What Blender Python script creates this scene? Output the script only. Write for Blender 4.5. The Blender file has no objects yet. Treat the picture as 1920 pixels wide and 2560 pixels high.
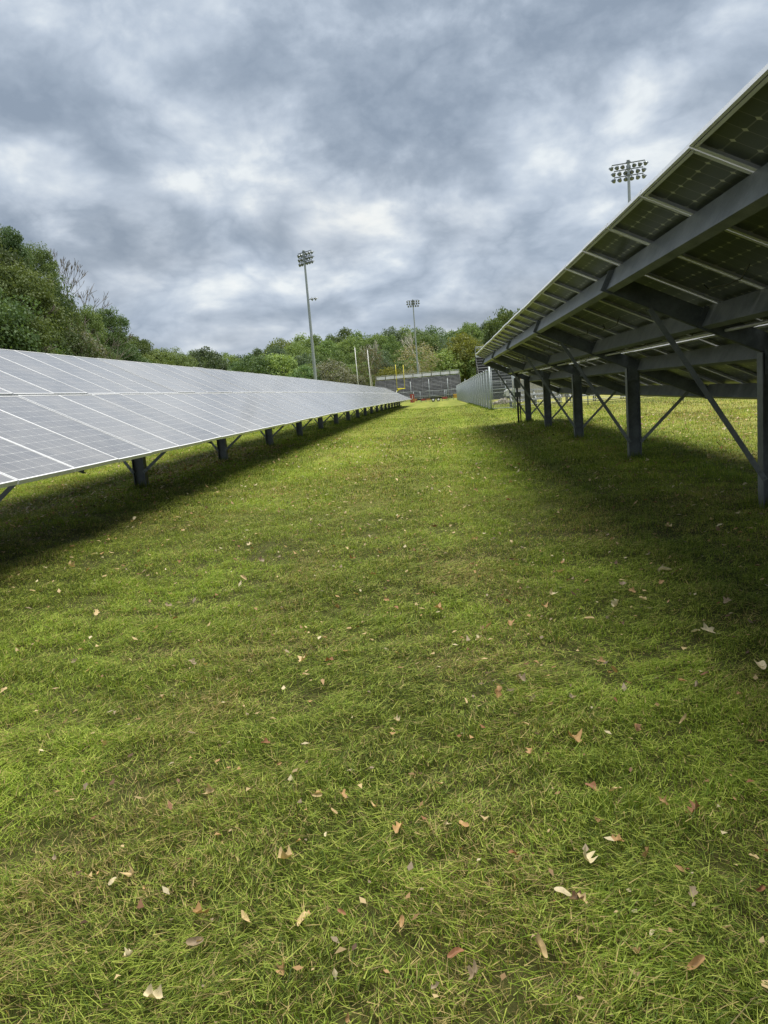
import bpy, math, random
import numpy as np
from mathutils import Vector, Matrix, Euler
R = math.radians
rng = np.random.default_rng(7)
random.seed(7)
scene = bpy.context.scene
col = scene.collection

# ------------------------------------------------------------------ camera, sky, sun, exposure
CAM_Z = 1.40
def setup_camera():
    f, cx, cy = 1920.0, 960.0, 1280.0
    vp = (1098.0, 975.0); roll = R(4.0)
    Y = np.array([(vp[0]-cx)/f, (vp[1]-cy)/f, 1.0]); Y /= np.linalg.norm(Y)
    d = np.array([math.sin(roll), math.cos(roll), 0.0]); d -= Y*(d@Y); d /= np.linalg.norm(d)
    Z = -d; X = np.cross(Y, Z)
    # rows of M: camera x(right), y(up), z(back) axes in world coordinates
    A = np.array([X, Y, Z])           # world axes in camera (x right, y down, z fwd) coordinates
    right, up, back = A[:, 0], -A[:, 1], -A[:, 2]
    m = Matrix(((right[0], up[0], back[0], 0), (right[1], up[1], back[1], 0), (right[2], up[2], back[2], CAM_Z), (0, 0, 0, 1)))
    cam = bpy.data.cameras.new('camera'); o = bpy.data.objects.new('camera', cam); col.objects.link(o)
    o.matrix_world = m
    cam.sensor_fit = 'VERTICAL'; cam.sensor_height = 32.0; cam.sensor_width = 24.0
    cam.lens = 32.0*f/2560.0; cam.clip_start = 0.05; cam.clip_end = 6000
    scene.camera = o
setup_camera()

SUN_EL, SUN_AZ = R(77), R(65)        # azimuth from +Y towards +X
SUN_STRENGTH, SUN_ANGLE = 4.8, R(42)
SKY_STRENGTH = 0.10
EXPOSURE = 0.5
SKY_GAIN = 0.80
sd = bpy.data.lights.new('sun', 'SUN'); so = bpy.data.objects.new('sun', sd); col.objects.link(so)
sd.energy = SUN_STRENGTH; sd.angle = SUN_ANGLE; sd.color = (1.0, 0.95, 0.86)
sdir = Vector((math.sin(SUN_AZ)*math.cos(SUN_EL), math.cos(SUN_AZ)*math.cos(SUN_EL), math.sin(SUN_EL)))
so.rotation_euler = sdir.to_track_quat('Z', 'Y').to_euler(); so.location = (0, 0, 60)

class NT:
    """small helper around a node tree"""
    def __init__(s, tree): s.t = tree; s.n = tree.nodes; s.l = tree.links
    def node(s, typ, **kw):
        n = s.n.new(typ)
        for k, v in kw.items(): setattr(n, k, v)
        return n
    def put(s, sock, v):
        if v is None: return
        if isinstance(v, bpy.types.NodeSocket): s.l.new(v, sock)
        elif isinstance(v, (tuple, list)) and sock.type == 'RGBA' and len(v) == 3: sock.default_value = (*v, 1)
        else: sock.default_value = v
    def math(s, op, a, b=None, c=None, clamp=False):
        n = s.node('ShaderNodeMath', operation=op, use_clamp=clamp)
        for i, v in enumerate((a, b, c)): s.put(n.inputs[i], v)
        return n.outputs[0]
    def vmath(s, op, a, b=None, scale=None):
        n = s.node('ShaderNodeVectorMath', operation=op)
        s.put(n.inputs[0], a); s.put(n.inputs[1], b)
        if scale is not None: s.put(n.inputs['Scale'], scale)
        return n.outputs[1] if op in ('DOT_PRODUCT', 'LENGTH') else n.outputs[0]
    def sep(s, v):
        n = s.node('ShaderNodeSeparateXYZ'); s.put(n.inputs[0], v); return n.outputs
    def comb(s, x, y, z):
        n = s.node('ShaderNodeCombineXYZ')
        for i, v in enumerate((x, y, z)): s.put(n.inputs[i], v)
        return n.outputs[0]
    def noise(s, vec, scale, detail=4, rough=0.55, dist=0.0):
        n = s.node('ShaderNodeTexNoise'); s.put(n.inputs['Vector'], vec)
        for k, v in (('Scale', scale), ('Detail', detail), ('Roughness', rough), ('Distortion', dist)): s.put(n.inputs[k], v)
        return n.outputs[0]
    def ramp(s, fac, stops, interp='LINEAR'):
        n = s.node('ShaderNodeValToRGB'); n.color_ramp.interpolation = interp
        e = n.color_ramp.elements
        while len(e) < len(stops): e.new(0.5)
        for i, (p, c) in enumerate(stops):
            e[i].position = p
            e[i].color = (*c, 1) if isinstance(c, (tuple, list)) else (c, c, c, 1)
        s.put(n.inputs[0], fac); return n.outputs[0]
    def mix(s, fac, a, b, blend='MIX'):
        n = s.node('ShaderNodeMix', data_type='RGBA', blend_type=blend)
        s.put(n.inputs['Factor'], fac); s.put(n.inputs[6], a); s.put(n.inputs[7], b); return n.outputs[2]
    def maprange(s, v, a, b, c=0.0, d=1.0, smooth=False):
        n = s.node('ShaderNodeMapRange', interpolation_type='SMOOTHSTEP' if smooth else 'LINEAR')
        for i, q in enumerate((v, a, b, c, d)): s.put(n.inputs[i], q)
        return n.outputs[0]

def setup_world():
    w = bpy.data.worlds.new('World'); scene.world = w; w.use_nodes = True
    T = NT(w.node_tree); T.n.clear()
    sky = T.node('ShaderNodeTexSky', sky_type='NISHITA', sun_disc=False)
    sky.sun_elevation = SUN_EL; sky.sun_rotation = SUN_AZ; sky.air_density = 1.0; sky.dust_density = 1.5
    skyc = T.mix(1.0, sky.outputs[0], (SKY_STRENGTH,)*3, 'MULTIPLY')
    d = T.node('ShaderNodeTexCoord').outputs['Generated']
    x, y, z = T.sep(d)
    zz = T.math('POWER', T.math('MAXIMUM', z, 0.0), 0.62)       # cloud banks flatten towards the horizon
    p = T.vmath('SCALE', T.comb(x, y, T.math('MULTIPLY', zz, 1.5)), scale=2.9)
    p1 = T.vmath('ADD', p, (3.1, 7.7, 2.0))
    warp = T.noise(p1, 1.1, 4, 0.55); warp2 = T.noise(T.vmath('ADD', p1, (9.0, 4.0, 1.0)), 1.1, 4, 0.55)
    p2 = T.vmath('ADD', p1, T.vmath('SCALE', T.comb(warp, warp2, 0.0), scale=0.32))
    big = T.noise(p2, 0.85, 3, 0.5)
    mid = T.noise(p2, 2.3, 4, 0.55)
    fine = T.noise(p2, 7.5, 6, 0.6)
    puff = T.math('ABSOLUTE', T.math('MULTIPLY', T.math('SUBTRACT', T.noise(p1, 2.5, 6, 0.54, 0.25), 0.5), 2.0))     # rounded heads with creases between them
    ctr = lambda v, k: T.math('MULTIPLY', T.math('SUBTRACT', v, 0.5), k)
    dens = T.math('ADD', T.math('ADD', ctr(big, 0.55), ctr(mid, 0.66)), T.math('ADD', ctr(fine, 0.14), T.math('SUBTRACT', 0.612, T.math('MULTIPLY', puff, 0.52))))
    # broad cloud masses and openings: each is a soft patch of the dome given by azimuth, elevation (degrees), size
    az = T.math('ADD', T.math('ARCTAN2', x, y), T.math('ADD', ctr(warp2, R(16)), ctr(fine, R(7)))); el = T.math('ADD', T.math('ARCSINE', z), T.math('ADD', ctr(warp, R(7)), ctr(mid, R(4))))
    def patch(a, e, wa, we, amt):
        u = T.math('DIVIDE', T.math('SUBTRACT', az, R(a)), R(wa)); v = T.math('DIVIDE', T.math('SUBTRACT', el, R(e)), R(we))
        q = T.math('ADD', T.math('MULTIPLY', u, u), T.math('MULTIPLY', v, v))
        return T.math('MULTIPLY', T.math('POWER', 2.71828, T.math('MULTIPLY', q, -1.0)), amt)
    tot = 0.0
    for a in PATCHES: tot = T.math('ADD', patch(*a), tot)
    dens = T.math('ADD', dens, T.math('MULTIPLY', tot, T.math('ADD', 0.92, ctr(fine, 1.6))))
    c = T.ramp(dens, [(0.24, (0.86, 0.87, 0.86)), (0.34, (0.74, 0.785, 0.81)), (0.43, (0.57, 0.635, 0.71)), (0.53, (0.445, 0.515, 0.61)), (0.66, (0.325, 0.39, 0.48)), (0.80, (0.25, 0.31, 0.395))])
    open_ = T.math('MULTIPLY', T.maprange(dens, 0.40, 0.22, 0.0, 0.7, True), T.maprange(el, R(12), R(20), 0.1, 1.0))
    c = T.mix(open_, c, T.mix(0.6, skyc, (0.68, 0.83, 0.94)))
    warm = T.maprange(T.noise(p1, 1.3, 3, 0.5), 0.45, 0.65, 0.0, 0.6)
    c = T.mix(T.math('MULTIPLY', warm, T.maprange(el, R(22), R(4), 0.0, 1.0)), c, T.mix(1.0, c, (1.10, 1.02, 0.93), 'MULTIPLY'))
    bg = T.node('ShaderNodeBackground'); T.put(bg.inputs[0], c); bg.inputs[1].default_value = SKY_GAIN
    out = T.node('ShaderNodeOutputWorld'); T.l.new(bg.outputs[0], out.inputs[0])
# azimuth, elevation, half widths in degrees, density change
PATCHES = [(2, 17.0, 9, 3.6, 0.16), (-5, 23.5, 9, 3.5, 0.10), (-22, 12.5, 11, 2.2, 0.17), (-9, 6.2, 5, 0.8, 0.10), (12, 33, 11, 4, 0.07), (-4, 9.5, 6, 1.4, 0.08),
           (-15, 25, 4.5, 2.2, -0.17), (-14.5, 15.5, 7, 2.0, -0.22), (-4, 12.6, 3, 1.1, -0.16), (-18, 8.3, 8, 1.3, -0.20), (-4, 6.0, 7, 0.9, -0.18), (21, 25, 3.5, 2.0, -0.08), (13, 14.5, 5, 2.2, -0.09), (11, 23.5, 10, 4.5, 0.20), (5, 11, 6, 2.5, -0.06), (-29, 20.5, 8, 4.5, 0.13), (-28, 14.5, 6, 2.0, -0.10), (-24, 29, 8, 3, 0.07), (-12, 4.2, 5, 0.8, -0.10), (10, 28, 4, 2, -0.07)]
setup_world()
vs = scene.view_settings
vs.view_transform = 'Standard'; vs.look = 'None'; vs.exposure = EXPOSURE; vs.gamma = 1.0; vs.use_curve_mapping = False
scene.display_settings.display_device = 'sRGB'
scene.cycles.max_bounces = 6; scene.cycles.transparent_max_bounces = 12

# ------------------------------------------------------------------ terrain function
def sstep(t):
    t = np.clip(t, 0, 1); return t*t*(3-2*t)
def G(x, y):
    x = np.asarray(x, float); y = np.asarray(y, float)
    z = 0.17*sstep((-x-1.2)/3.8)+0.05*sstep((x-1.0)/2.0)
    t = np.clip((y-30)/8, -30, 25)
    drop = 0.0058*8*np.log1p(np.exp(t)); z = z-np.minimum(drop, 0.80)
    z = z+0.009*np.sin(x*1.3+0.4*y+1)*np.sin(y*0.9-0.3*x)+0.008*np.sin(x*3.1+y*1.7)*np.cos(2.3*y-1.1*x)
    z = z+np.clip((-x-30)*0.18, 0, 16)*sstep((y+20)/60)*(1-0.75*sstep((y-120)/120))
    z = z+np.clip((y-225)*0.075, 0, 20)*sstep((x+140)/90)
    return z
def g(x, y): return float(G(x, y))

# ------------------------------------------------------------------ materials
def new_mat(name):
    m = bpy.data.materials.new(name); m.use_nodes = True
    T = NT(m.node_tree); T.n.clear()
    out = T.node('ShaderNodeOutputMaterial'); return m, T, out
def principled(T, out, base, rough=0.6, metal=0.0, bump=None, bumpd=0.01, spec=0.5, bs=0.5):
    b = T.node('ShaderNodeBsdfPrincipled')
    T.put(b.inputs['Base Color'], base); T.put(b.inputs['Roughness'], rough); T.put(b.inputs['Metallic'], metal)
    b.inputs['Specular IOR Level'].default_value = spec
    if bump is not None:
        n = T.node('ShaderNodeBump'); T.put(n.inputs['Height'], bump); n.inputs['Distance'].default_value = bumpd; n.inputs['Strength'].default_value = bs
        T.l.new(n.outputs[0], b.inputs['Normal'])
    T.l.new(b.outputs[0], out.inputs[0]); return b
def worn(name, a, b, scale=6, rough=0.6, metal=0.0, streak=1.0, rv=0.1, spec=0.5):
    m, T, out = new_mat(name)
    co = T.node('ShaderNodeTexCoord').outputs['Object']
    v = T.vmath('MULTIPLY', co, (1, 1, streak))
    n1 = T.noise(v, scale, 5, 0.6); n2 = T.noise(v, scale*7, 3, 0.6)
    f = T.maprange(T.math('ADD', T.math('MULTIPLY', n1, 0.7), T.math('MULTIPLY', n2, 0.3)), 0.35, 0.65)
    principled(T, out, T.mix(f, a, b), T.math('ADD', rough, T.math('MULTIPLY', T.math('SUBTRACT', n1, 0.5), rv)), metal, n2, 0.002, spec)
    return m
M = {}
M['galv'] = worn('galvanised_steel', (0.13, 0.145, 0.142), (0.23, 0.245, 0.24), 5, 0.45, 0.35)
M['galv_dark'] = worn('weathered_steel', (0.065, 0.076, 0.078), (0.15, 0.165, 0.165), 4, 0.5, 0.25)
M['alu'] = worn('aluminium_frame', (0.62, 0.63, 0.64), (0.72, 0.73, 0.74), 3, 0.38, 0.1)
M['fence_steel'] = worn('fence_steel', (0.30, 0.34, 0.345), (0.42, 0.46, 0.465), 4, 0.5, 0.3)
M['plank_alu'] = worn('bench_aluminium', (0.42, 0.43, 0.44), (0.62, 0.63, 0.64), 2, 0.45, 0.35, 1.0)
M['dark_frame'] = worn('dark_frame', (0.025, 0.027, 0.03), (0.06, 0.06, 0.065), 3, 0.6, 0.2)
M['plank_dark'] = worn('weathered_bench', (0.24, 0.24, 0.245), (0.46, 0.46, 0.46), 1.2, 0.6, 0.1)
M['pole'] = worn('light_pole_steel', (0.30, 0.33, 0.36), (0.40, 0.43, 0.46), 1, 0.5, 0.4, 0.1)
M['lamp'] = worn('lamp_housing', (0.13, 0.15, 0.16), (0.22, 0.24, 0.25), 3, 0.4, 0.5)
M['cable'] = worn('cable', (0.012, 0.012, 0.012), (0.03, 0.03, 0.03), 9, 0.5)
M['conduit'] = worn('conduit', (0.45, 0.46, 0.47), (0.58, 0.59, 0.6), 9, 0.4, 0.3)
M['yellow'] = worn('yellow_paint', (0.62, 0.52, 0.02), (0.75, 0.65, 0.05), 3, 0.5)
M['machine'] = worn('machine_yellow', (0.55, 0.30, 0.03), (0.68, 0.38, 0.05), 2, 0.5)
M['white'] = worn('white_paint', (0.62, 0.62, 0.62), (0.78, 0.78, 0.78), 2, 0.4)
M['red'] = worn('red_paint', (0.32, 0.05, 0.045), (0.42, 0.08, 0.06), 3, 0.5)
M['orange'] = worn('orange_paint', (0.42, 0.15, 0.05), (0.52, 0.22, 0.08), 3, 0.5)
M['rubber'] = worn('rubber', (0.012, 0.012, 0.012), (0.035, 0.034, 0.033), 6, 0.8)
M['board'] = worn('weathered_board', (0.26, 0.25, 0.24), (0.48, 0.46, 0.44), 3, 0.85, 0.0, 0.15)
M['rock'] = worn('broken_stone', (0.24, 0.20, 0.16), (0.52, 0.48, 0.42), 2, 0.9)
M['glass_dark'] = worn('window_glass', (0.02, 0.025, 0.03), (0.03, 0.035, 0.04), 2, 0.08)
M['bark'] = worn('bark', (0.09, 0.075, 0.06), (0.19, 0.165, 0.14), 5, 0.9, 0.0, 0.25)
M['pale_bark'] = worn('pale_bark', (0.36, 0.33, 0.28), (0.58, 0.55, 0.49), 2, 0.85, 0.0, 0.4)

def cell_mat(name, front):
    m, T, out = new_mat(name)
    co = T.node('ShaderNodeTexCoord').outputs['Object']
    x, y, z = T.sep(co)
    u = T.math('DIVIDE', T.math('ADD', x, 0.876), 0.146)        # along the slope, 12 cells
    v = T.math('DIVIDE', T.math('ADD', y, 0.471), 0.157)        # across, 6 cells
    fu = T.math('ABSOLUTE', T.math('SUBTRACT', T.math('FRACT', u), 0.5)); fv = T.math('ABSOLUTE', T.math('SUBTRACT', T.math('FRACT', v), 0.5))
    gap = T.math('MAXIMUM', T.math('GREATER_THAN', fu, 0.486 if front else 0.474), T.math('GREATER_THAN', fv, 0.488 if front else 0.478))
    dia = T.math('GREATER_THAN', T.math('ADD', fu, fv), 0.915 if front else 0.87)
    bus = T.math('LESS_THAN', T.math('ABSOLUTE', T.math('SUBTRACT', T.math('FRACT', T.math('MULTIPLY', v, 4.0)), 0.5)), 0.035)
    border = T.math('MAXIMUM', T.math('GREATER_THAN', T.math('ABSOLUTE', x), 0.876), T.math('GREATER_THAN', T.math('ABSOLUTE', y), 0.471))
    line = T.math('MAXIMUM', T.math('MAXIMUM', gap, dia), border)
    rnd = T.node('ShaderNodeObjectInfo').outputs['Random']
    cellid = T.comb(T.math('FLOOR', u), T.math('FLOOR', v), rnd)
    wn = T.node('ShaderNodeTexWhiteNoise', noise_dimensions='3D'); T.put(wn.inputs['Vector'], cellid)
    dust = T.noise(T.vmath('ADD', co, T.comb(T.math('MULTIPLY', rnd, 30.0), 0.0, 0.0)), 2.2, 5, 0.6)
    if front:
        a = T.mix(wn.outputs[0], (0.066, 0.066, 0.072), (0.092, 0.091, 0.096))
        a = T.mix(T.math('MULTIPLY', bus, 0.55), a, (0.36, 0.36, 0.37))
        a = T.mix(T.math('MULTIPLY', line, 0.8), a, (0.50, 0.50, 0.49))
        film = T.math('ADD', T.maprange(dust, 0.35, 0.7, 0.10, 0.40), T.maprange(rnd, 0, 1, 0.0, 0.26))
        a = T.mix(film, a, (0.295, 0.288, 0.280))
        b = principled(T, out, a, T.maprange(dust, 0.3, 0.7, 0.16, 0.30), 0.0)
        b.inputs['IOR'].default_value = 1.5
        b.inputs['Coat Weight'].default_value = 0.5; b.inputs['Coat Roughness'].default_value = 0.12
    else:
        a = T.mix(wn.outputs[0], (0.062, 0.074, 0.066), (0.082, 0.095, 0.083))
        a = T.mix(T.math('MULTIPLY', bus, 0.25), a, (0.15, 0.15, 0.14))
        a = T.mix(T.math('MULTIPLY', gap, 0.8), a, (0.24, 0.25, 0.22))
        a = T.mix(T.math('MULTIPLY', dia, 0.9), a, (0.60, 0.60, 0.48))
        a = T.mix(T.maprange(dust, 0.35, 0.7, 0.0, 0.14), a, (0.12, 0.12, 0.105))
        principled(T, out, a, 0.28, 0.0)
    return m
M['wire'] = worn('fence_wire', (0.14, 0.165, 0.168), (0.22, 0.245, 0.25), 4, 0.5, 0.2)
M['cell'] = cell_mat('solar_cells_front', True); M['cell_back'] = cell_mat('solar_cells_back', False)

def leaf_mat(name, trans=0.35, var=0.35, sat=1.0):
    """thin two-sided plant matter: colour from the per-leaf attribute, a little shift per tree"""
    m, T, out = new_mat(name)
    at = T.node('ShaderNodeAttribute', attribute_name='tint').outputs['Color']
    rnd = T.node('ShaderNodeObjectInfo').outputs['Random']
    hs = T.node('ShaderNodeHueSaturation'); T.put(hs.inputs['Color'], at)
    T.put(hs.inputs['Value'], T.maprange(rnd, 0, 1, 1-var*0.6, 1+var)); T.put(hs.inputs['Hue'], T.maprange(T.math('FRACT', T.math('MULTIPLY', rnd, 7.3)), 0, 1, 0.5-var*0.012, 0.5+var*0.022))
    hs.inputs['Saturation'].default_value = sat
    c = hs.outputs[0]
    df = T.node('ShaderNodeBsdfPrincipled'); T.put(df.inputs['Base Color'], c); df.inputs['Roughness'].default_value = 0.55; df.inputs['Specular IOR Level'].default_value = 0.25
    tr = T.node('ShaderNodeBsdfTranslucent'); T.put(tr.inputs[0], T.mix(1.0, c, (1.25, 1.2, 0.7), 'MULTIPLY'))
    ms = T.node('ShaderNodeMixShader'); ms.inputs[0].default_value = trans
    T.l.new(df.outputs[0], ms.inputs[1]); T.l.new(tr.outputs[0], ms.inputs[2]); T.l.new(ms.outputs[0], out.inputs[0])
    return m
M['foliage'] = leaf_mat('foliage', 0.35, 0.5); M['blade'] = leaf_mat('grass_blades', 0.40, 0.0); M['dry'] = leaf_mat('dry_leaf', 0.2, 0.12)

def ground_mat():
    m, T, out = new_mat('mown_grass_ground')
    co = T.node('ShaderNodeTexCoord').outputs['Object']
    x, y, z = T.sep(co)
    n1 = T.noise(co, 0.35, 4, 0.6); n2 = T.noise(co, 2.2, 5, 0.6); n3 = T.noise(co, 22, 4, 0.7); n4 = T.noise(T.vmath('MULTIPLY', co, (1.0, 0.06, 1.0)), 1.3, 4, 0.6)
    a = T.mix(T.maprange(n2, 0.35, 0.65), (0.135, 0.180, 0.022), (0.215, 0.265, 0.040))
    a = T.mix(T.maprange(n1, 0.45, 0.68, 0.0, 0.6), a, (0.30, 0.31, 0.070))
    a = T.mix(T.maprange(n4, 0.45, 0.65, 0.0, 0.6), a, (0.33, 0.33, 0.085))
    a = T.mix(T.maprange(n3, 0.3, 0.75, 0.0, 0.6), T.mix(1.0, a, (0.62, 0.60, 0.55), 'MULTIPLY'), a)
    a = T.mix(T.math('MULTIPLY', T.maprange(x, 4.6, 6.8, 0.0, 0.55), T.maprange(n2, 0.3, 0.6, 0.3, 1.0)), a, (0.36, 0.33, 0.12))
    mow = T.math('SINE', T.math('ADD', T.math('MULTIPLY', x, math.pi/1.35), T.math('MULTIPLY', n1, 1.2)))
    a = T.mix(T.maprange(mow, -0.4, 0.4, 0.0, 0.45), a, T.mix(1.0, a, (1.35, 1.30, 1.25), 'MULTIPLY'))
    near = T.maprange(y, 7, 16, 0.0, 1.0)      # soil and thatch between the built blades, turf beyond them
    thatch = T.mix(n3, (0.022, 0.026, 0.006), (0.060, 0.060, 0.015))
    a = T.mix(near, thatch, a)
    principled(T, out, a, 0.9, 0.0, T.math('ADD', n3, T.math('MULTIPLY', n2, 1.5)), 0.05, 0.15)
    return m
M['ground'] = ground_mat()

# ------------------------------------------------------------------ mesh building
class MB:
    def __init__(s): s.v = []; s.f = []; s.m = []
    def add(s, vs_, fs, m=0):
        o = len(s.v); s.v += [tuple(p) for p in vs_]; s.f += [tuple(i+o for i in f) for f in fs]; s.m += [m]*len(fs)
    def box(s, c, size, rot=None, m=0):
        hx, hy, hz = (q/2 for q in size); c = Vector(c)
        P = [Vector((a*hx, b*hy, d*hz)) for a in (-1, 1) for b in (-1, 1) for d in (-1, 1)]
        if rot is not None: P = [rot @ p for p in P]
        s.add([p+c for p in P], [(0, 1, 3, 2), (4, 6, 7, 5), (0, 4, 5, 1), (2, 3, 7, 6), (0, 2, 6, 4), (1, 5, 7, 3)], m)
    def bar(s, p0, p1, w, h, up=(0, 0, 1), m=0):
        """box from p0 to p1, w sideways and h along up"""
        p0, p1 = Vector(p0), Vector(p1); d = (p1-p0); L = d.length; d.normalize()
        side = d.cross(Vector(up)).normalized(); u = side.cross(d).normalized()
        s.box((p0+p1)/2, (w, L, h), Matrix((side, d, u)).transposed(), m)
    def tube(s, p0, p1, r0, r1=None, n=8, m=0, caps=True):
        p0, p1 = Vector(p0), Vector(p1); r1 = r0 if r1 is None else r1
        d = (p1-p0).normalized(); a = d.cross(Vector((0.3, 0.1, 1)) if abs(d.z) < 0.9 else Vector((1, 0, 0))).normalized(); b = d.cross(a)
        P = []
        for p, r in ((p0, r0), (p1, r1)):
            P += [p+(a*math.cos(2*math.pi*k/n)+b*math.sin(2*math.pi*k/n))*r for k in range(n)]
        F = [(k, (k+1) % n, n+(k+1) % n, n+k) for k in range(n)]
        if caps: F += [tuple(range(n-1, -1, -1)), tuple(range(n, 2*n))]
        s.add(P, F, m)
    def path(s, pts, r, n=6, m=0):
        for a, b in zip(pts, pts[1:]): s.tube(a, b, r, r, n, m)
    def lathe(s, c, axis, prof, n=12, m=0):
        """prof: list of (distance along axis, radius)"""
        c = Vector(c); d = Vector(axis).normalized(); a = d.cross(Vector((0, 0, 1)) if abs(d.z) < 0.9 else Vector((1, 0, 0))).normalized(); b = d.cross(a)
        P = []; F = []
        for t, r in prof: P += [c+d*t+(a*math.cos(2*math.pi*k/n)+b*math.sin(2*math.pi*k/n))*r for k in range(n)]
        for i in range(len(prof)-1): F += [(i*n+k, i*n+(k+1) % n, (i+1)*n+(k+1) % n, (i+1)*n+k) for k in range(n)]
        F += [tuple(range(n-1, -1, -1)), tuple(range((len(prof)-1)*n, len(prof)*n))]
        s.add(P, F, m)
    def prism(s, poly, y0, y1, m=0):
        """poly in x,z extruded along y"""
        n = len(poly); P = [(x, y0, z) for x, z in poly]+[(x, y1, z) for x, z in poly]
        s.add(P, [tuple(range(n)), tuple(range(2*n-1, n-1, -1))]+[(k, k+n, (k+1) % n+n, (k+1) % n) for k in range(n)], m)
    def mesh(s, name, mats, origin=(0, 0, 0)):
        me = bpy.data.meshes.new(name); o = Vector(origin)
        me.from_pydata([tuple(Vector(p)-o) for p in s.v], [], s.f)
        for mt in mats: me.materials.append(M[mt])
        if len(mats) > 1: me.polygons.foreach_set('material_index', s.m)
        me.update(); return me
def wpos(o):
    p = Vector((0, 0, 0))
    while o is not None: p += Vector(o.location); o = o.parent
    return p
def link(name, me, parent=None, loc=(0, 0, 0)):
    o = bpy.data.objects.new(name, me); col.objects.link(o); o.parent = parent; o.location = loc; return o
def part(name, mb, mats, parent, smooth=False, kind=None):
    """mesh given in world coordinates, linked under an unrotated parent"""
    if isinstance(mats, str): mats = [mats]
    me = mb.mesh(name, mats, wpos(parent) if parent else (0, 0, 0))
    if smooth: me.polygons.foreach_set('use_smooth', [True]*len(me.polygons))
    o = link(name, me, parent)
    if kind: o['kind'] = kind
    return o
def thing(name, label, cat, loc=(0, 0, 0), group=None):
    o = bpy.data.objects.new(name, None); col.objects.link(o); o.location = loc; o.empty_display_size = 0.3
    return tag(o, label, cat, group)
def tag(o, label, cat, group=None):
    o['label'] = label; o['category'] = cat
    if group: o['group'] = group
    return o
def copy_tree(o, parent=None):
    c = o.copy(); col.objects.link(c); c.parent = parent
    for ch in o.children: copy_tree(ch, c)
    return c
def np_mesh(name, V, F, tint=None, mat=None, smooth=False):
    """V (n,3); F (m,k) faces all with k corners; tint (n,3) per-vertex colour"""
    me = bpy.data.meshes.new(name); n, (m, k) = len(V), F.shape
    me.vertices.add(n); me.vertices.foreach_set('co', np.ascontiguousarray(V, np.float32).ravel())
    me.loops.add(m*k); me.loops.foreach_set('vertex_index', np.ascontiguousarray(F, np.int32).ravel())
    me.polygons.add(m); me.polygons.foreach_set('loop_start', np.arange(0, m*k, k, dtype=np.int32)); me.polygons.foreach_set('loop_total', np.full(m, k, np.int32))
    if tint is not None:
        a = me.attributes.new('tint', 'FLOAT_COLOR', 'POINT')
        a.data.foreach_set('color', np.ascontiguousarray(np.c_[tint, np.ones(n)], np.float32).ravel())
    if mat: me.materials.append(M[mat])
    me.update(calc_edges=True)
    return me

# ------------------------------------------------------------------ ground
def build_ground():
    def axis(n, a, b, c): t = np.linspace(-1, 1, n); return c+(b-a)/2*np.sinh(t*5.2)/np.sinh(5.2)
    xs = axis(241, -1600, 1600, 0.0); ys = axis(281, -1500, 1500, 0.0)+20
    X, Yy = np.meshgrid(xs, ys); Z = G(X, Yy); V = np.c_[X.ravel(), Yy.ravel(), Z.ravel()]
    nx, ny = len(xs), len(ys); i = np.arange(ny-1)[:, None]*nx+np.arange(nx-1)[None, :]; i = i.ravel()
    me = np_mesh('ground', V, np.c_[i, i+1, i+nx+1, i+nx], mat='ground')
    me.polygons.foreach_set('use_smooth', [True]*len(me.polygons))
    o = link('ground', me); o['kind'] = 'structure'; o['label'] = 'mown grass lawn between and beyond the solar rows'
build_ground()

def vnoise(x, y, s, seed):
    """cheap smooth value noise, vectorised"""
    r = np.random.default_rng(seed).random((64, 64)); x = x*s; y = y*s
    xi = np.floor(x).astype(int); yi = np.floor(y).astype(int); fx = x-xi; fy = y-yi; fx = fx*fx*(3-2*fx); fy = fy*fy*(3-2*fy)
    q = lambda a, b: r[a % 64, b % 64]
    return (q(xi, yi)*(1-fx)+q(xi+1, yi)*fx)*(1-fy)+(q(xi, yi+1)*(1-fx)+q(xi+1, yi+1)*fx)*fy

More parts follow.
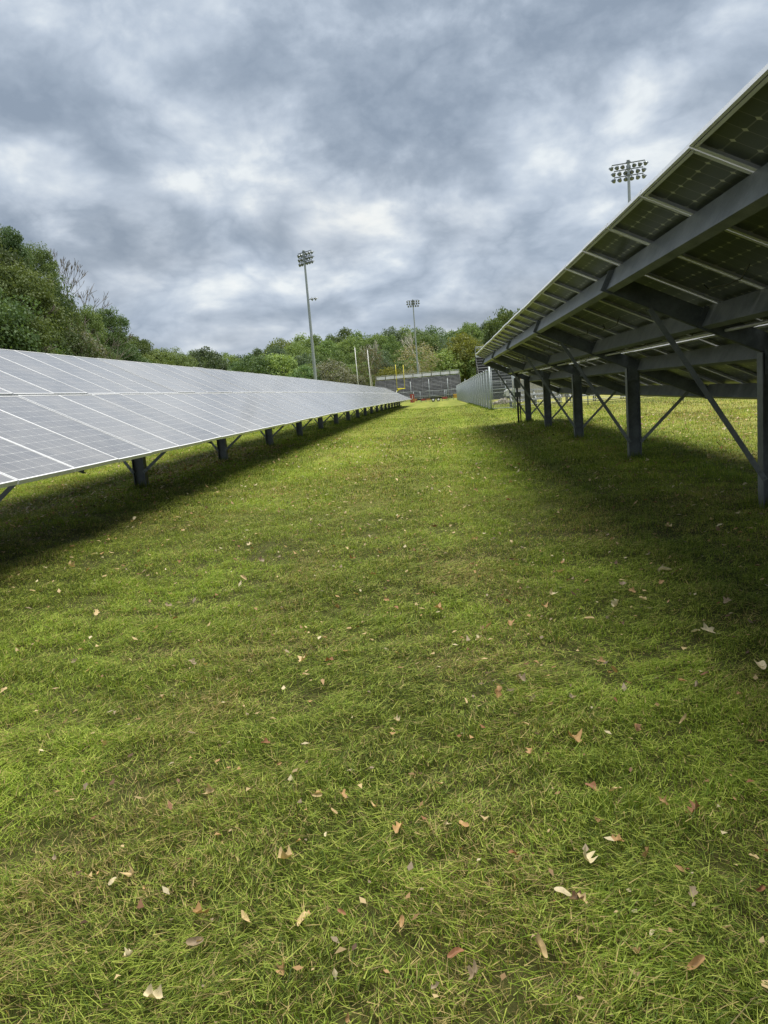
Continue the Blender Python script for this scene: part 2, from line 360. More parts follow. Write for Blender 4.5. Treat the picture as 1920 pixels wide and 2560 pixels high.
def blade_field(bands, seed, lay_share, bent, wscale=1.0):
    """short mown blades and straight clippings lying across them; bent blades have a kink, the rest are single slivers"""
    r = np.random.default_rng(seed); XS = []; YS = []
    for y0, y1, dens, xl, xr in bands:
        n = int((y1-y0)*((xr(y1)+xr(y0))/2-(xl(y1)+xl(y0))/2)*dens)
        y = r.uniform(y0, y1, n); x = xl(y)+(xr(y)-xl(y))*r.random(n); XS.append(x); YS.append(y)
    x = np.concatenate(XS); y = np.concatenate(YS)
    cl = 0.40*vnoise(x, y, 2.6, 3)+0.35*vnoise(x, y, 7.3, 4)+0.25*vnoise(x, y, 19.0, 14)
    keep = r.random(len(x)) < np.clip(-0.30+2.3*cl, 0.30, 1); x = x[keep]; y = y[keep]; cl = cl[keep]; n = len(x)
    lay = r.random(n) < lay_share*(0.5+vnoise(x, y, 1.7, 15))
    flow = 2*math.pi*(1.3*vnoise(x, y, 0.6, 5)+0.6*vnoise(x, y, 3.0, 6))
    phi = np.where(lay, flow+r.normal(0, 0.8, n)+math.pi*(r.random(n) < 0.5), r.uniform(0, 2*math.pi, n))
    lean = np.where(lay, r.uniform(1.32, 1.62, n), np.abs(r.normal(0.75, 0.35, n)).clip(0.05, 1.35))
    far = 1+np.maximum(0, y-4)/7.0
    ln = np.where(lay, r.uniform(0.020, 0.068, n)+0.05*(r.random(n) < 0.05), r.uniform(0.018, 0.052, n)*(0.25+1.6*cl))*np.minimum(1+np.maximum(0, y-6)/25, 1.6)
    wd = r.uniform(0.0016, 0.0040, n)*wscale*np.where(y > 9, far, 0.80+np.maximum(0, y-1.6)/9)
    tuft = 0.030*(np.clip(cl, 0.25, 0.75)-0.25)*2     # the turf stands in low tussocks
    z0 = G(x, y)+tuft+np.where(lay, r.uniform(0.004, 0.040, n)*(0.3+1.2*cl), -0.004)
    dx, dy = np.cos(phi), np.sin(phi); sx, sy = -dy, dx
    pa = vnoise(x, y, 0.7, 8)*0.55+vnoise(x, y, 2.4, 9)*0.45
    straw_p = np.clip(0.05+0.75*(pa-0.49), 0.025, 0.36)+0.18*sstep((x-4.6)/2.0)+np.where(lay, 0.05, 0)
    pas = x*2*math.pi/1.35+0.9*vnoise(x, y, 0.25, 17)*2; row = np.sin(pas)          # mowing passes run along the rows
    straw_p = straw_p+0.13*np.clip(row-0.55, 0, 1)/0.45*vnoise(x, y, 1.9, 18)
    straw_p = straw_p+0.30*np.exp(-((x-0.0)**2+(y-3.75)**2)/0.05)+0.07*sstep((2.2-np.abs(x+1.2))/2.2)*sstep((y-3)/5)
    tone = (0.55+0.80*vnoise(x, y, 1.1, 11))[:, None]*(0.65+0.65*vnoise(x, y, 5.5, 16))[:, None]
    tone = tone*(1+0.24*np.tanh(3*np.sin(pas*0.5)))[:, None]
    u = r.random((n, 1))
    gr = (np.array([[0.060, 0.112, 0.008]])+u*np.array([[0.110, 0.125, 0.012]]))*tone
    yel = (np.array([[0.188, 0.278, 0.026]])+u*np.array([[0.215, 0.170, 0.060]]))*(0.75+0.25*tone)
    c = np.where((r.random(n) < np.where(lay, 0.60, 0.28))[:, None], yel, gr)
    c = np.where((r.random(n) < straw_p)[:, None], np.array([[0.38, 0.30, 0.12]])*(0.35+0.95*r.random((n, 1))), c)
    w2 = wd*0.5; zt = ln*np.cos(lean); o = ln*np.sin(lean)
    k = (~lay) & (r.random(n) < bent); m = ~k
    def tri(q):
        P = np.zeros((q.sum(), 3, 3)); X, Y, Z = x[q], y[q], z0[q]
        P[:, 0] = np.c_[X-sx[q]*w2[q], Y-sy[q]*w2[q], Z]; P[:, 1] = np.c_[X+sx[q]*w2[q], Y+sy[q]*w2[q], Z+w2[q]*0.3]; P[:, 2] = np.c_[X+dx[q]*o[q], Y+dy[q]*o[q], Z+zt[q]+0.003]
        return P.reshape(-1, 3), np.arange(3*q.sum()).reshape(-1, 3), np.repeat(c[q], 3, 0)
    V, F, C = tri(m)
    if k.any():
        q = k; N = q.sum(); P = np.zeros((N, 5, 3)); l1 = lean[q]*0.5; l2 = np.minimum(lean[q]*1.5, 1.6); h = ln[q]*0.55
        mx = h*np.sin(l1); mz = h*np.cos(l1); ex = mx+h*np.sin(l2); ez = mz+h*np.cos(l2)
        for j, (ox, oz, w) in enumerate(((0, 0, 1), (mx, mz, 0.85))):
            P[:, 2*j] = np.c_[x[q]+dx[q]*ox-sx[q]*w2[q]*w, y[q]+dy[q]*ox-sy[q]*w2[q]*w, z0[q]+oz]; P[:, 2*j+1] = np.c_[x[q]+dx[q]*ox+sx[q]*w2[q]*w, y[q]+dy[q]*ox+sy[q]*w2[q]*w, z0[q]+oz]
        P[:, 4] = np.c_[x[q]+dx[q]*ex, y[q]+dy[q]*ex, z0[q]+ez]
        b = np.arange(N)[:, None]*5+len(V)
        F = np.concatenate([F, b+np.array([[0, 1, 3]]), b+np.array([[0, 3, 2]]), b+np.array([[2, 3, 4]])]); V = np.concatenate([V, P.reshape(-1, 3)]); C = np.concatenate([C, np.repeat(c[q], 5, 0)])
    return V, F, C
def uncut_tufts(spots, seed):
    r = np.random.default_rng(seed); n = 260*len(spots); sp = np.repeat(np.array(spots), 260, 0)
    a = r.uniform(0, 6.283, n); d = 0.05+np.abs(r.normal(0, 0.16, n)); x = sp[:, 0]+np.cos(a)*d; y = sp[:, 1]+np.sin(a)*d; z = G(x, y)
    ln = r.uniform(0.06, 0.19, n)*np.clip(1.25-d*1.6, 0.3, 1); le = np.abs(r.normal(0.35, 0.3, n)).clip(0, 1.2); ph = r.uniform(0, 6.283, n); w = r.uniform(0.0018, 0.004, n)*(1+y/20)
    P = np.zeros((n, 3, 3)); cx, sx = np.cos(ph), np.sin(ph)
    P[:, 0] = np.c_[x-sx*w, y+cx*w, z]; P[:, 1] = np.c_[x+sx*w, y-cx*w, z]; P[:, 2] = np.c_[x+cx*ln*np.sin(le), y+sx*ln*np.sin(le), z+ln*np.cos(le)]
    c = np.array([[0.060, 0.112, 0.010]])+r.random((n, 1))*np.array([[0.12, 0.12, 0.02]])
    o = link('grass', np_mesh('uncut_grass', P.reshape(-1, 3), np.arange(3*n).reshape(-1, 3), np.repeat(c, 3, 0), 'blade')); o['kind'] = 'stuff'; o['label'] = 'longer uncut grass round the feet of the posts'
def build_grass():
    xl = lambda y: -0.68*y-0.7; xr = lambda y: 0.52*y+0.7; xo = lambda y: 0.52*y+2.6; xq = lambda y: -0.68*y-2.0
    V, F, C = blade_field([(0.9, 2.4, 30000, xl, xr), (2.4, 4.0, 21000, xl, xr), (4.0, 6.5, 13500, xl, xr), (6.5, 10.0, 6500, xl, xr), (0.3, 0.9, 9000, xl, xr), (0.3, 4.0, 6000, xr, xo), (4.0, 10.0, 2200, xr, xo), (0.3, 4.0, 6000, xq, xl), (4.0, 10.0, 1800, xq, xl)], 21, 0.42, 0.16)
    o = link('grass', np_mesh('grass', V, F, C, 'blade')); o['kind'] = 'stuff'; o['label'] = 'short mown grass blades and clippings near the viewer'
    a = lambda v: (lambda y: 0*y+v)
    V, F, C = blade_field([(10, 16, 2600, a(-9.5), a(9.5)), (16, 26, 950, a(-10), a(14)), (26, 45, 330, a(-10), a(20)), (45, 75, 90, a(-9), a(8))], 22, 0.35, 0.0, 1.5)
    o = link('grass', np_mesh('grass_beyond', V, F, C, 'blade')); o['kind'] = 'stuff'; o['label'] = 'mown grass running away between the rows'
build_grass()
POST_L = [7.95]+[12.6+5*k for k in range(18)]; POST_R = [2.7, 7.5, 12.7, 17.75, 22.7, 27.7]
uncut_tufts([(-5.12, y) for y in POST_L]+[(3.08, y) for y in POST_R]+[(3.05, 47+3*k) for k in range(12)], 41)

# ------------------------------------------------------------------ solar arrays
PITCH, PLEN, ROWGAP = 1.0, 1.775, 0.05
def panel_meshes():
    L, W = PLEN-0.008, 0.978
    lam = MB(); hx, hy = L/2, W/2
    P = [(-hx, -hy, 0), (hx, -hy, 0), (hx, hy, 0), (-hx, hy, 0)]; Q = [(a, b, -0.006) for a, b, _ in P]
    lam.add(P+Q, [(0, 1, 2, 3)], 0); lam.add(P+Q, [(7, 6, 5, 4)], 1)
    lam.add(P+Q, [(0, 4, 5, 1), (1, 5, 6, 2), (2, 6, 7, 3), (3, 7, 4, 0)], 2)
    fr = MB(); w, h = 0.030, 0.040
    HX, HY = PLEN/2, 0.988/2
    for sx in (-1, 1): fr.box((sx*(HX-0.008), 0, -0.016), (0.016, 2*HY, h)); fr.box((sx*(HX-0.031), 0, -0.034), (0.018, 2*HY-0.05, 0.004))
    for sy in (-1, 1): fr.box((0, sy*(HY-0.0075), -0.016), (2*HX-0.032, 0.015, h)); fr.box((0, sy*(HY-0.0285), -0.034), (2*HX-0.084, 0.026, 0.004))
    jb = MB(); jb.box((-hx+0.16, 0, -0.019), (0.10, 0.12, 0.026))
    return lam.mesh('solar_panel', ['cell', 'cell_back', 'alu']), fr.mesh('panel_frame', ['alu']), jb.mesh('junction_box', ['cable'])
LAM, FRM, JBX = panel_meshes()

class Plane:
    """tilted table: top edge (xt, zt) falling towards +x by theta; z follows dz(y)"""
    def __init__(s, xt, zt, theta, dz): s.xt, s.zt, s.th, s.dz = xt, zt, theta, dz; s.c, s.sn = math.cos(theta), math.sin(theta)
    def p(s, u, y, n=0.0): return Vector((s.xt+u*s.c+n*s.sn, y, s.zt-u*s.sn+n*s.c+s.dz(y)))
    def up(s): return Vector((s.sn, 0, s.c))

def ibeam(mb, x, y, z0, z1, d=0.20, b=0.13, t=0.012):
    for sx in (-1, 1): mb.box((x+sx*(d/2-t/2), y, (z0+z1)/2), (t, b, z1-z0))
    mb.box((x, y, (z0+z1)/2), (d-2*t, 0.010, z1-z0))

def solar_array(name, label, pl, y_start, n_mod, post_ys, xpost, seed, cables):
    r = np.random.default_rng(seed)
    root = thing(name, label, 'solar array', (xpost, post_ys[0], g(xpost, post_ys[0])))
    rp = wpos(root)
    # modules
    for k in range(n_mod):
        y = y_start+(k+0.5)*PITCH
        for row in range(2):
            u = row*(PLEN+ROWGAP)+PLEN/2+float(r.normal(0, 0.004))
            loc = pl.p(u, y, float(r.normal(0, 0.003)))-rp
            slope = (pl.dz(y+0.5)-pl.dz(y-0.5))
            e = Euler((math.atan(slope)+float(r.normal(0, 0.002)), pl.th+float(r.normal(0, 0.002)), 0), 'XYZ')
            o = link('solar_panel', LAM, root, loc); o.rotation_euler = e
            link('panel_frame', FRM, o)
    bot = PLEN*2+ROWGAP
    PU = (0.36, 1.30, 2.06, 3.20)          # purlin positions down the slope
    N0, N1 = -0.042, -0.250
    ends = [y_start+0.1]+[ (a+b)/2 for a, b in zip(post_ys, post_ys[1:]) ][:0]+list(post_ys)+[y_start+n_mod*PITCH-0.1]
    ends = sorted(set(round(e, 3) for e in ends))
    for a, b in zip(ends, ends[1:]):
        if b-a < 0.15: continue
        for u in PU:                       # C section purlins, one piece between two rafters
            mb = MB(); A = a+(0.045 if a in [round(q, 3) for q in post_ys] else 0); B_ = b-(0.045 if b in [round(q, 3) for q in post_ys] else 0)
            for (uu, n, w, h) in ((u, (N0+N1)/2, 0.006, N0-N1), (u+0.035, N0-0.003, 0.064, 0.006), (u+0.035, N1+0.003, 0.064, 0.006), (u+0.066, N1+0.016, 0.005, 0.02)):
                mb.bar(pl.p(uu, A, n), pl.p(uu, B_, n), w, h, pl.up())
            part('purlin', mb, 'galv', root)
    for y in post_ys:
        mb = MB()
        u1 = PU[0]-0.05; u2 = PU[3]+0.14
        for dy, w in ((-0.030, 0.006),): mb.bar(pl.p(u1, y+dy, -0.175), pl.p(u2, y+dy, -0.175), w, 0.165, pl.up())
        for n in (-0.092, -0.258): mb.bar(pl.p(u1, y, n), pl.p(u2, y, n), 0.066, 0.006, pl.up())
        rf = part('rafter', mb, 'galv_dark', root)
        for u in PU:
            mb = MB(); mb.bar(pl.p(u-0.05, y-0.036, -0.17), pl.p(u+0.06, y-0.036, -0.17), 0.006, 0.20, pl.up())
            part('clip', mb, 'galv_dark', rf)
        zg = g(xpost, y); up = (xpost-pl.xt)/pl.c; ztop = pl.p(up, y, -0.26).z
        mb = MB(); ibeam(mb, xpost, y, zg-0.3, ztop-0.02)
        po = part('post', mb, 'galv_dark', root)
        mb = MB(); mb.box((xpost, y-0.071, ztop-0.10), (0.16, 0.008, 0.24))
        for bx in (-0.05, 0.05):
            for bz in (-0.16, -0.04): mb.tube((xpost+bx, y-0.092, ztop+bz), (xpost+bx, y-0.070, ztop+bz), 0.014, n=6)
        part('cap_plate', mb, 'galv_dark', po)
        for xx, sgn in ((xpost-0.98, -1), (xpost+0.96, 1)):
            ub = (xx-pl.xt)/pl.c; top = pl.p(ub, y-0.05, -0.27); foot = Vector((xpost+sgn*0.085, y-0.075, zg+0.27))
            mb = MB(); mb.bar(foot, top, 0.05, 0.006, (0, 1, 0)); mb.bar(foot+Vector((0, 0.025, 0)), top+Vector((0, 0.025, 0)), 0.006, 0.05, (0, 1, 0))
            d = (top-foot).normalized()
            br = part('brace', mb, 'galv', root)
            mb = MB()
            for q in (0.03, 0.10): mb.tube(foot+d*q+Vector((0, -0.02, 0)), foot+d*q+Vector((0, 0.012, 0)), 0.012, n=6)
            part('bolt', mb, 'galv_dark', br)
    if cables:
        mb = MB()
        ya = np.arange(y_start+1, y_start+n_mod*PITCH-0.5, 2.5)
        mb.path([pl.p(1.52, y, -0.20) for y in ya], 0.016); part('conduit', mb, 'conduit', root, True)
        for k in range(n_mod-1):
            y = y_start+(k+0.5)*PITCH
            sag = r.uniform(0.05, 0.16); u0 = 0.98 if k % 2 else 1.62
            pts = [pl.p(u0+0.04*math.sin(t*9), y+t*PITCH, -0.05-sag*4*t*(1-t)) for t in np.linspace(0, 1, 7)]
            mb = MB(); mb.path(pts, 0.006, 4); part('cable', mb, 'cable', root)
    return root

def dzL(y):
    t = min(max((y-30)/8, -30), 25); return -0.0058*8*math.log1p(math.exp(t))
def dzR(y): return 0.0
plL = Plane(-6.70, CAM_Z+1.18, R(27.0), dzL)
plR = Plane(1.385, CAM_Z+1.165, R(25.6), dzR)
solar_array('solar_array', 'long solar row on the left, grey glass fronts tilted towards the lawn', plL, 3.05, 95, POST_L, -5.12, 31, False)
solar_array('solar_array', 'solar row on the right, seen from its dark underside with steel posts', plR, 0.32, 28, POST_R, 3.08, 32, True)

# junction boxes on a conduit riser at the far end of the right array
t = thing('combiner_box', 'grey electrical boxes on a dark conduit riser beside the last post of the right array', 'electrical box', (2.72, 27.6, g(2.72, 27.6)))
mb = MB(); mb.tube((2.72, 27.6, g(2.72, 27.6)-0.1), (2.72, 27.6, 1.75), 0.035, n=8); mb.tube((2.80, 27.6, g(2.8, 27.6)-0.1), (2.80, 27.6, 1.0), 0.022, n=8); part('riser', mb, 'dark_frame', t, True)
for z, h in ((1.42, 0.34), (1.02, 0.16)):
    mb = MB(); mb.box((2.72, 27.5, z), (0.20, 0.14, h)); mb.box((2.72, 27.42, z), (0.215, 0.02, h+0.015)); part('box', mb, 'galv_dark', t)

# ------------------------------------------------------------------ floodlight towers
def tower(label, x, y, top, rows, az, spread, extra=None, side=1):
    """az: direction the lamps face, radians from -y turning to +x"""
    zb = g(x, y)
    t = thing('floodlight_tower', label, 'floodlight tower', (x, y, zb), 'floodlight towers round the sports field')
    mb = MB(); n = 10
    for k in range(n):
        a, b = zb-0.3+(top-zb+0.3)*k/n, zb-0.3+(top-zb+0.3)*(k+1)/n
        mb.tube((x, y, a), (x, y, b), 0.25-0.12*k/n, 0.25-0.12*(k+1)/n, 14, caps=False)
    mb.tube((x, y, top), (x, y, top+0.05), 0.17, 0.17, 12)
    part('pole', mb, 'pole', t, True)
    f = Vector((math.sin(az), -math.cos(az), 0)); s = Vector((math.cos(az), math.sin(az), 0))
    for i, (cnt, w) in enumerate(rows):
        z = top-0.18-i*0.62; c = Vector((x, y, z))+f*0.17
        mb = MB(); mb.bar(c-s*w/2, c+s*w/2, 0.09, 0.09); mb.box((x, y, z), (0.40, 0.40, 0.16))
        bar = part('crossarm', mb, 'lamp', t)
        for k in range(cnt):
            q = (k+0.5)/cnt-0.5; p = c+s*(w*q*(cnt/(cnt-1.0))); lamp(p, (f+s*q*spread+Vector((0, 0, -0.42))).normalized(), bar, t)
    if extra is not None:
        z = extra; c = Vector((x, y, z))
        mb = MB(); mb.bar(c, c+Vector((1.35, -0.3, 0)), 0.09, 0.09); bar = part('crossarm', mb, 'lamp', t)
        for q in (0.55, 1.05): lamp(c+Vector((q, -0.25*q, 0.25)), Vector((0.8, 0.3, -0.35)).normalized(), bar, t)
def lamp(p, d, bar, t):
    mb = MB(); top = p+Vector((0, 0, -0.08)); c = top+Vector((0, 0, -0.18))
    mb.tube(p, top, 0.03, n=6)
    mb.lathe(c-d*0.22, d, [(0.04, 0.04), (0.08, 0.11), (0.17, 0.13), (0.20, 0.10), (0.24, 0.16), (0.32, 0.225), (0.38, 0.235), (0.39, 0.21), (0.35, 0.15)], 12)
    u = Vector((0, 0, 1)); sd_ = d.cross(u).normalized(); uu = sd_.cross(d)       # visor: half sleeve over the lens
    P = []; F = []; n = 9
    for k in range(n):
        a = math.pi*k/(n-1); off = sd_*math.cos(a)*0.235+uu*math.sin(a)*0.235
        P += [c+d*0.16+off, c+d*(0.18+0.28*math.sin(a))+off*1.05]
    for k in range(n-1): F.append((2*k, 2*k+1, 2*k+3, 2*k+2))
    mb.add(P, F); part('lamp', mb, 'lamp', t, True)
tower('tall floodlight tower standing right behind the left solar row, with a small lower bracket lamp', -17.4, 110, 22.0, [(6, 2.9), (6, 2.8), (6, 2.7)], R(139), 0.5, 15.4)
tower('smallest, farthest floodlight tower rising behind the dark bleachers', -5.2, 205, 25.0, [(6, 2.9), (6, 2.9), (5, 2.4)], R(4), 0.7)
tower('floodlight head on a pole rising above the slanted edge of the right solar row', 20.9, 85, 23.0, [(7, 3.25), (6, 2.85), (6, 2.85)], R(165), 1.6)

# ------------------------------------------------------------------ bleachers
FASCIA = 0.06
def stand(name, label, cat, x0, y0, width, rows, z_first, rise, run, bay, plank, frame, backs=True, back_h=0.9, seat_d=0.25, group=None, riser=False):
    """tiers climb away from the viewer (+y)"""
    zb = g(x0+width/2, y0)
    t = thing(name, label, cat, (x0+width/2, y0, zb), group)
    nb = max(1, round(width/bay))
    for k in range(rows):
        y = y0+k*run; z = zb+z_first+k*rise
        mb = MB(); mb.box((x0+width/2, y, z), (width, seat_d, 0.045)); mb.box((x0+width/2, y-seat_d/2+0.01, z-0.03), (width, 0.02, FASCIA)); part('seat_plank', mb, plank, t)
        if riser: mb = MB(); mb.box((x0+width/2, y+0.16, z-rise*0.5), (width, 0.03, rise*0.96)); part('riser_gap_shade', mb, 'dark_frame', t)  # closed risers on the home stand, added gap shade on the far one
        mb = MB(); mb.box((x0+width/2, y-run*0.45, z-rise*0.95), (width, seat_d*1.1, 0.04)); part('foot_plank', mb, plank, t)
    yb = y0+(rows-1)*run; zt = zb+z_first+(rows-1)*rise
    for i in range(nb+1):
        x = x0+width*i/nb
        mb = MB()
        mb.bar((x, y0-0.1, zb+z_first-0.10), (x, yb+0.1, zt-0.10), 0.07, 0.09)
        mb.bar((x, yb, zb-0.2), (x, yb, zt+(back_h if backs else 0)), 0.07, 0.07, (0, 1, 0))
        m_ = rows//2
        mb.bar((x, y0+m_*run, zb-0.2), (x, y0+m_*run, zb+z_first+m_*rise-0.1), 0.06, 0.06, (0, 1, 0))
        mb.bar((x, y0, zb-0.2), (x, y0, zb+z_first-0.02), 0.06, 0.06, (0, 1, 0))
        mb.bar((x, y0+0.05, zb+0.15), (x, yb-0.05, zb+0.15), 0.05, 0.05)
        mb.bar((x, y0+m_*run, zb+0.2), (x, yb, zt-0.5), 0.05, 0.05)
        part('support_frame', mb, frame, t)
    if backs:
        for i in range(nb):
            mb = MB(); mb.box((x0+width*(i+0.5)/nb, yb+0.14, zt+back_h*0.56), (width/nb-0.16, 0.03, back_h*0.62)); part('back_panel', mb, 'white', t)
        mb = MB(); mb.tube((x0, yb+0.1, zt+back_h+0.05), (x0+width, yb+0.1, zt+back_h+0.05), 0.03); part('back_rail', mb, 'fence_steel', t)
    return t, zb, zt, yb
# far stand behind the trailer
FASCIA = 0.17
st, zb, zt, yb = stand('bleachers', 'long dark bleachers with pale back panels at the far end of the lawn', 'bleachers', -15.4, 183.5, 20.6, 15, 0.85, 0.325, 0.72, 2.29, 'plank_dark', 'dark_frame', back_h=1.15, riser=True)  # dark boards added to paint in the shade between its planks
for xs in (-15.4, 5.2):                      # end guard rails
    mb = MB()
    for k in range(8):
        q = k/7; y = 183.5+q*(yb-183.5); z = zb+0.8+q*(zt-zb-0.8); mb.bar((xs, y, z), (xs, y, z+1.3), 0.05, 0.05, (0, 1, 0))
    for h in (0.45, 0.85, 1.3): mb.bar((xs, 183.5, zb+0.8+h), (xs, yb, zt+h), 0.04, 0.04)
    part('end_rail', mb, 'dark_frame', st)
mb = MB(); xs = -6.6                          # aisle with its hand rail
for k in range(10):
    q = k/9; y = 183.3+q*(yb-184); z = zb+0.9+q*(zt-zb-1.4); mb.bar((xs, y-0.3, z), (xs, y-0.3, z+1.0), 0.09, 0.09, (0, 1, 0))
mb.bar((xs, 183, zb+1.9), (xs, yb-0.7, zt+0.5), 0.08, 0.08); part('aisle_rail', mb, 'dark_frame', st)
FASCIA = 0.07
# home stand on the right, partly behind the solar row
X0, YT = 5.25, 107.0
st, zb, zt, yb = stand('bleachers', 'tall bleachers on the right with a railed top deck behind the solar row', 'bleachers', X0, YT-11*0.8, 26, 12, 1.6, 0.37, 0.8, 2.6, 'plank_dark', 'dark_frame', backs=False, riser=True)
mb = MB(); mb.box((X0+13, YT-8.8-0.3, zb+0.65), (26, 0.06, 1.5)); part('under_stand_shade', mb, 'dark_frame', st)  # dark sheet put in for the shade under the stand
mb = MB(); mb.box((X0+13, yb+0.9, zt+0.3), (26, 1.6, 0.12)); mb.box((X0+13, yb+0.1, zt+0.22), (26, 0.05, 0.25)); part('top_deck', mb, 'plank_alu', st)
for k in range(11):
    mb = MB(); mb.bar((X0+2.6*k, yb+0.12, zt+0.3), (X0+2.6*k, yb+0.12, zt+1.42), 0.05, 0.05, (0, 1, 0)); part('rail_post', mb, 'fence_steel', st)
for h in (1.42, 1.25, 0.55):
    mb = MB(); mb.tube((X0, yb+0.12, zt+h), (X0+26, yb+0.12, zt+h), 0.03); part('guard_rail', mb, 'fence_steel', st)
for dy in (0.9, 1.65):
    mb = MB(); mb.bar((X0+0.05, yb+dy, zb-0.2), (X0+0.05, yb+dy, zt+1.4), 0.10, 0.10, (0, 1, 0)); part('rear_column', mb, 'dark_frame', st)
# low aluminium benches behind the gate
def low_bleacher(label, x, y, w, rows):
    t, zb, zt, yb = stand('low_bleacher', label, 'bleachers', x, y, w, rows, 0.42, 0.30, 0.60, 1.5, 'plank_alu', 'galv', backs=False, group='low silver bleachers behind the fence')
low_bleacher('low silver three row bleacher just behind the chain link gate', 4.55, 50.0, 3.1, 3)
low_bleacher('wider four row silver bleacher between the right array posts', 8.1, 49.0, 5.2, 4)
low_bleacher('silver bleacher seen farthest right beneath the right solar row', 14.0, 47.0, 4.6, 4)

# ------------------------------------------------------------------ fences
def chain_link(mb, a, b, h, gap=0.07, r=0.0032, base=0.04, step=3.0):
    """woven wire as crossing straight wires in the vertical plane a-b, following the ground"""
    a, b = Vector((a[0], a[1], 0)), Vector((b[0], b[1], 0)); L = (b-a).length; d = (b-a)/L; nrm = Vector((-d.y, d.x, 0))
    def P(s, z, o): q = a+d*s; return Vector((q.x, q.y, g(q.x, q.y)+base+z))+nrm*o
    k = -h
    while k < L:
        for sg in (1, -1):
            s0, s1 = max(k, 0.0), min(k+h, L)
            if s1-s0 > 0.02:
                z0, z1 = (s0-k), (s1-k)
                if sg < 0: z0, z1 = h-z0, h-z1
                p, q = P(s0, z0, sg*r), P(s1, z1, sg*r); dd = (q-p).normalized(); u = dd.cross(nrm).normalized()*r; v = nrm*r
                mb.add([p+u, p-u*0.5+v*0.87, p-u*0.5-v*0.87, q+u, q-u*0.5+v*0.87, q-u*0.5-v*0.87], [(0, 1, 4, 3), (1, 2, 5, 4), (2, 0, 3, 5)])
        k += gap
def post(name, x, y, h, r, parent, mt='fence_steel'):
    z = g(x, y); mb = MB(); mb.tube((x, y, z-0.2), (x, y, z+h), r, n=10); mb.lathe((x, y, z+h), (0, 0, 1), [(0, r*1.15), (0.03, r*1.15), (0.06, r*0.6), (0.075, 0.01)], 10)
    return part(name, mb, mt, parent, True)
def rail(name, pts, r, parent, mt='fence_steel'):
    mb = MB(); mb.path(pts, r, 8); return part(name, mb, mt, parent, True)
FX = 3.05
f = thing('chain_link_fence', 'tall grey chain link fence running away along the right of the lawn', 'fence', (FX, 47, g(FX, 47)))
fy = [47+3.0*k for k in range(31)]
for k, y in enumerate(fy): post('fence_post', FX, y, 2.42 if k else 2.62, 0.048 if k else 0.055, f)
rail('top_rail', [(FX, y, g(FX, y)+2.38) for y in fy], 0.022, f)
rail('bottom_wire', [(FX, y, g(FX, y)+0.05) for y in fy], 0.006, f)
mb = MB(); chain_link(mb, (FX, 47), (FX, 137), 2.32, 0.085, 0.0018); part('chain_link_mesh', mb, 'wire', f)
# gate and the fence going right
gx = (4.29, 45.1)
f = thing('chain_link_gate', 'chain link gate with a middle rail hinged on the corner fence post', 'gate', (FX+0.05, 46.9, g(FX, 47)))
z0, z1 = g(*gx), g(FX, 47)
for p in ((FX+0.10, 46.85), (gx[0]-0.08, gx[1]+0.12)): post('gate_stile', p[0], p[1], 2.40, 0.024, f)
for h in (0.10, 1.22, 2.40): rail('gate_rail', [(FX+0.10, 46.85, z1+h), (gx[0]-0.08, gx[1]+0.12, z0+h)], 0.022, f)
mb = MB(); chain_link(mb, (FX+0.10, 46.85), (gx[0]-0.08, gx[1]+0.12), 2.28, 0.085, 0.0032, 0.10); part('chain_link_mesh', mb, 'wire', f)
f = thing('chain_link_fence', 'chain link fence leading right from the gate, seen beneath the right solar row', 'fence', (gx[0], gx[1], z0))
ps = [gx, (5.9, 42.7), (7.5, 40.2), (9.1, 37.8), (10.5, 34.5), (12.4, 32.2), (14.6, 30.0), (16.9, 28.0), (19.2, 26.0)]
for k, p in enumerate(ps): post('fence_post', p[0], p[1], 2.42 if k else 2.66, 0.032 if k else 0.05, f)
rail('top_rail', [(p[0], p[1], g(*p)+2.38) for p in ps], 0.022, f)
mb = MB()
for p, q in zip(ps, ps[1:]): chain_link(mb, p, q, 2.30, 0.085, 0.0020)
part('chain_link_mesh', mb, 'wire', f)
# inner fence behind the gate
f = thing('chain_link_fence', 'lower chain link fence with thin posts behind the gate', 'fence', (3.6, 66, g(3.6, 66)))
ps = [(3.6, 66), (5.55, 66), (7.5, 66)]
for p in ps: post('fence_post', p[0], p[1], 1.85, 0.03, f)
for h in (1.83, 0.95): rail('fence_rail', [(p[0], p[1], g(*p)+h) for p in ps], 0.02, f)
mb = MB(); chain_link(mb, ps[0], ps[-1], 1.75, 0.09, 0.0030); part('chain_link_mesh', mb, 'wire', f)
# fence across the far end of the lawn
f = thing('chain_link_fence', 'chain link fence with tall thin posts across the far end of the lawn', 'fence', (-6, 146, g(-6, 146)))
tp = [-8.0, -5.0, -2.2, 0.55, 3.1]
for x, h in ((-8.0, 2.4), (-5.3, 3.9), (-1.85, 4.2), (1.65, 4.1), (4.9, 3.6)): post('tall_post', x, 146, h, 0.05, f)
for x in (-4.85, -3.6, 0.95, 1.25): post('fence_post', x, 145.9, 2.0, 0.035, f)
for h in (2.0, 1.1): rail('fence_rail', [(x, 145.95, g(x, 146)+h) for x in (-9, -5, 0, 5)], 0.025, f)
mb = MB(); chain_link(mb, (-9, 146), (5, 146), 2.0, 0.12, 0.005); part('chain_link_mesh', mb, 'wire', f)

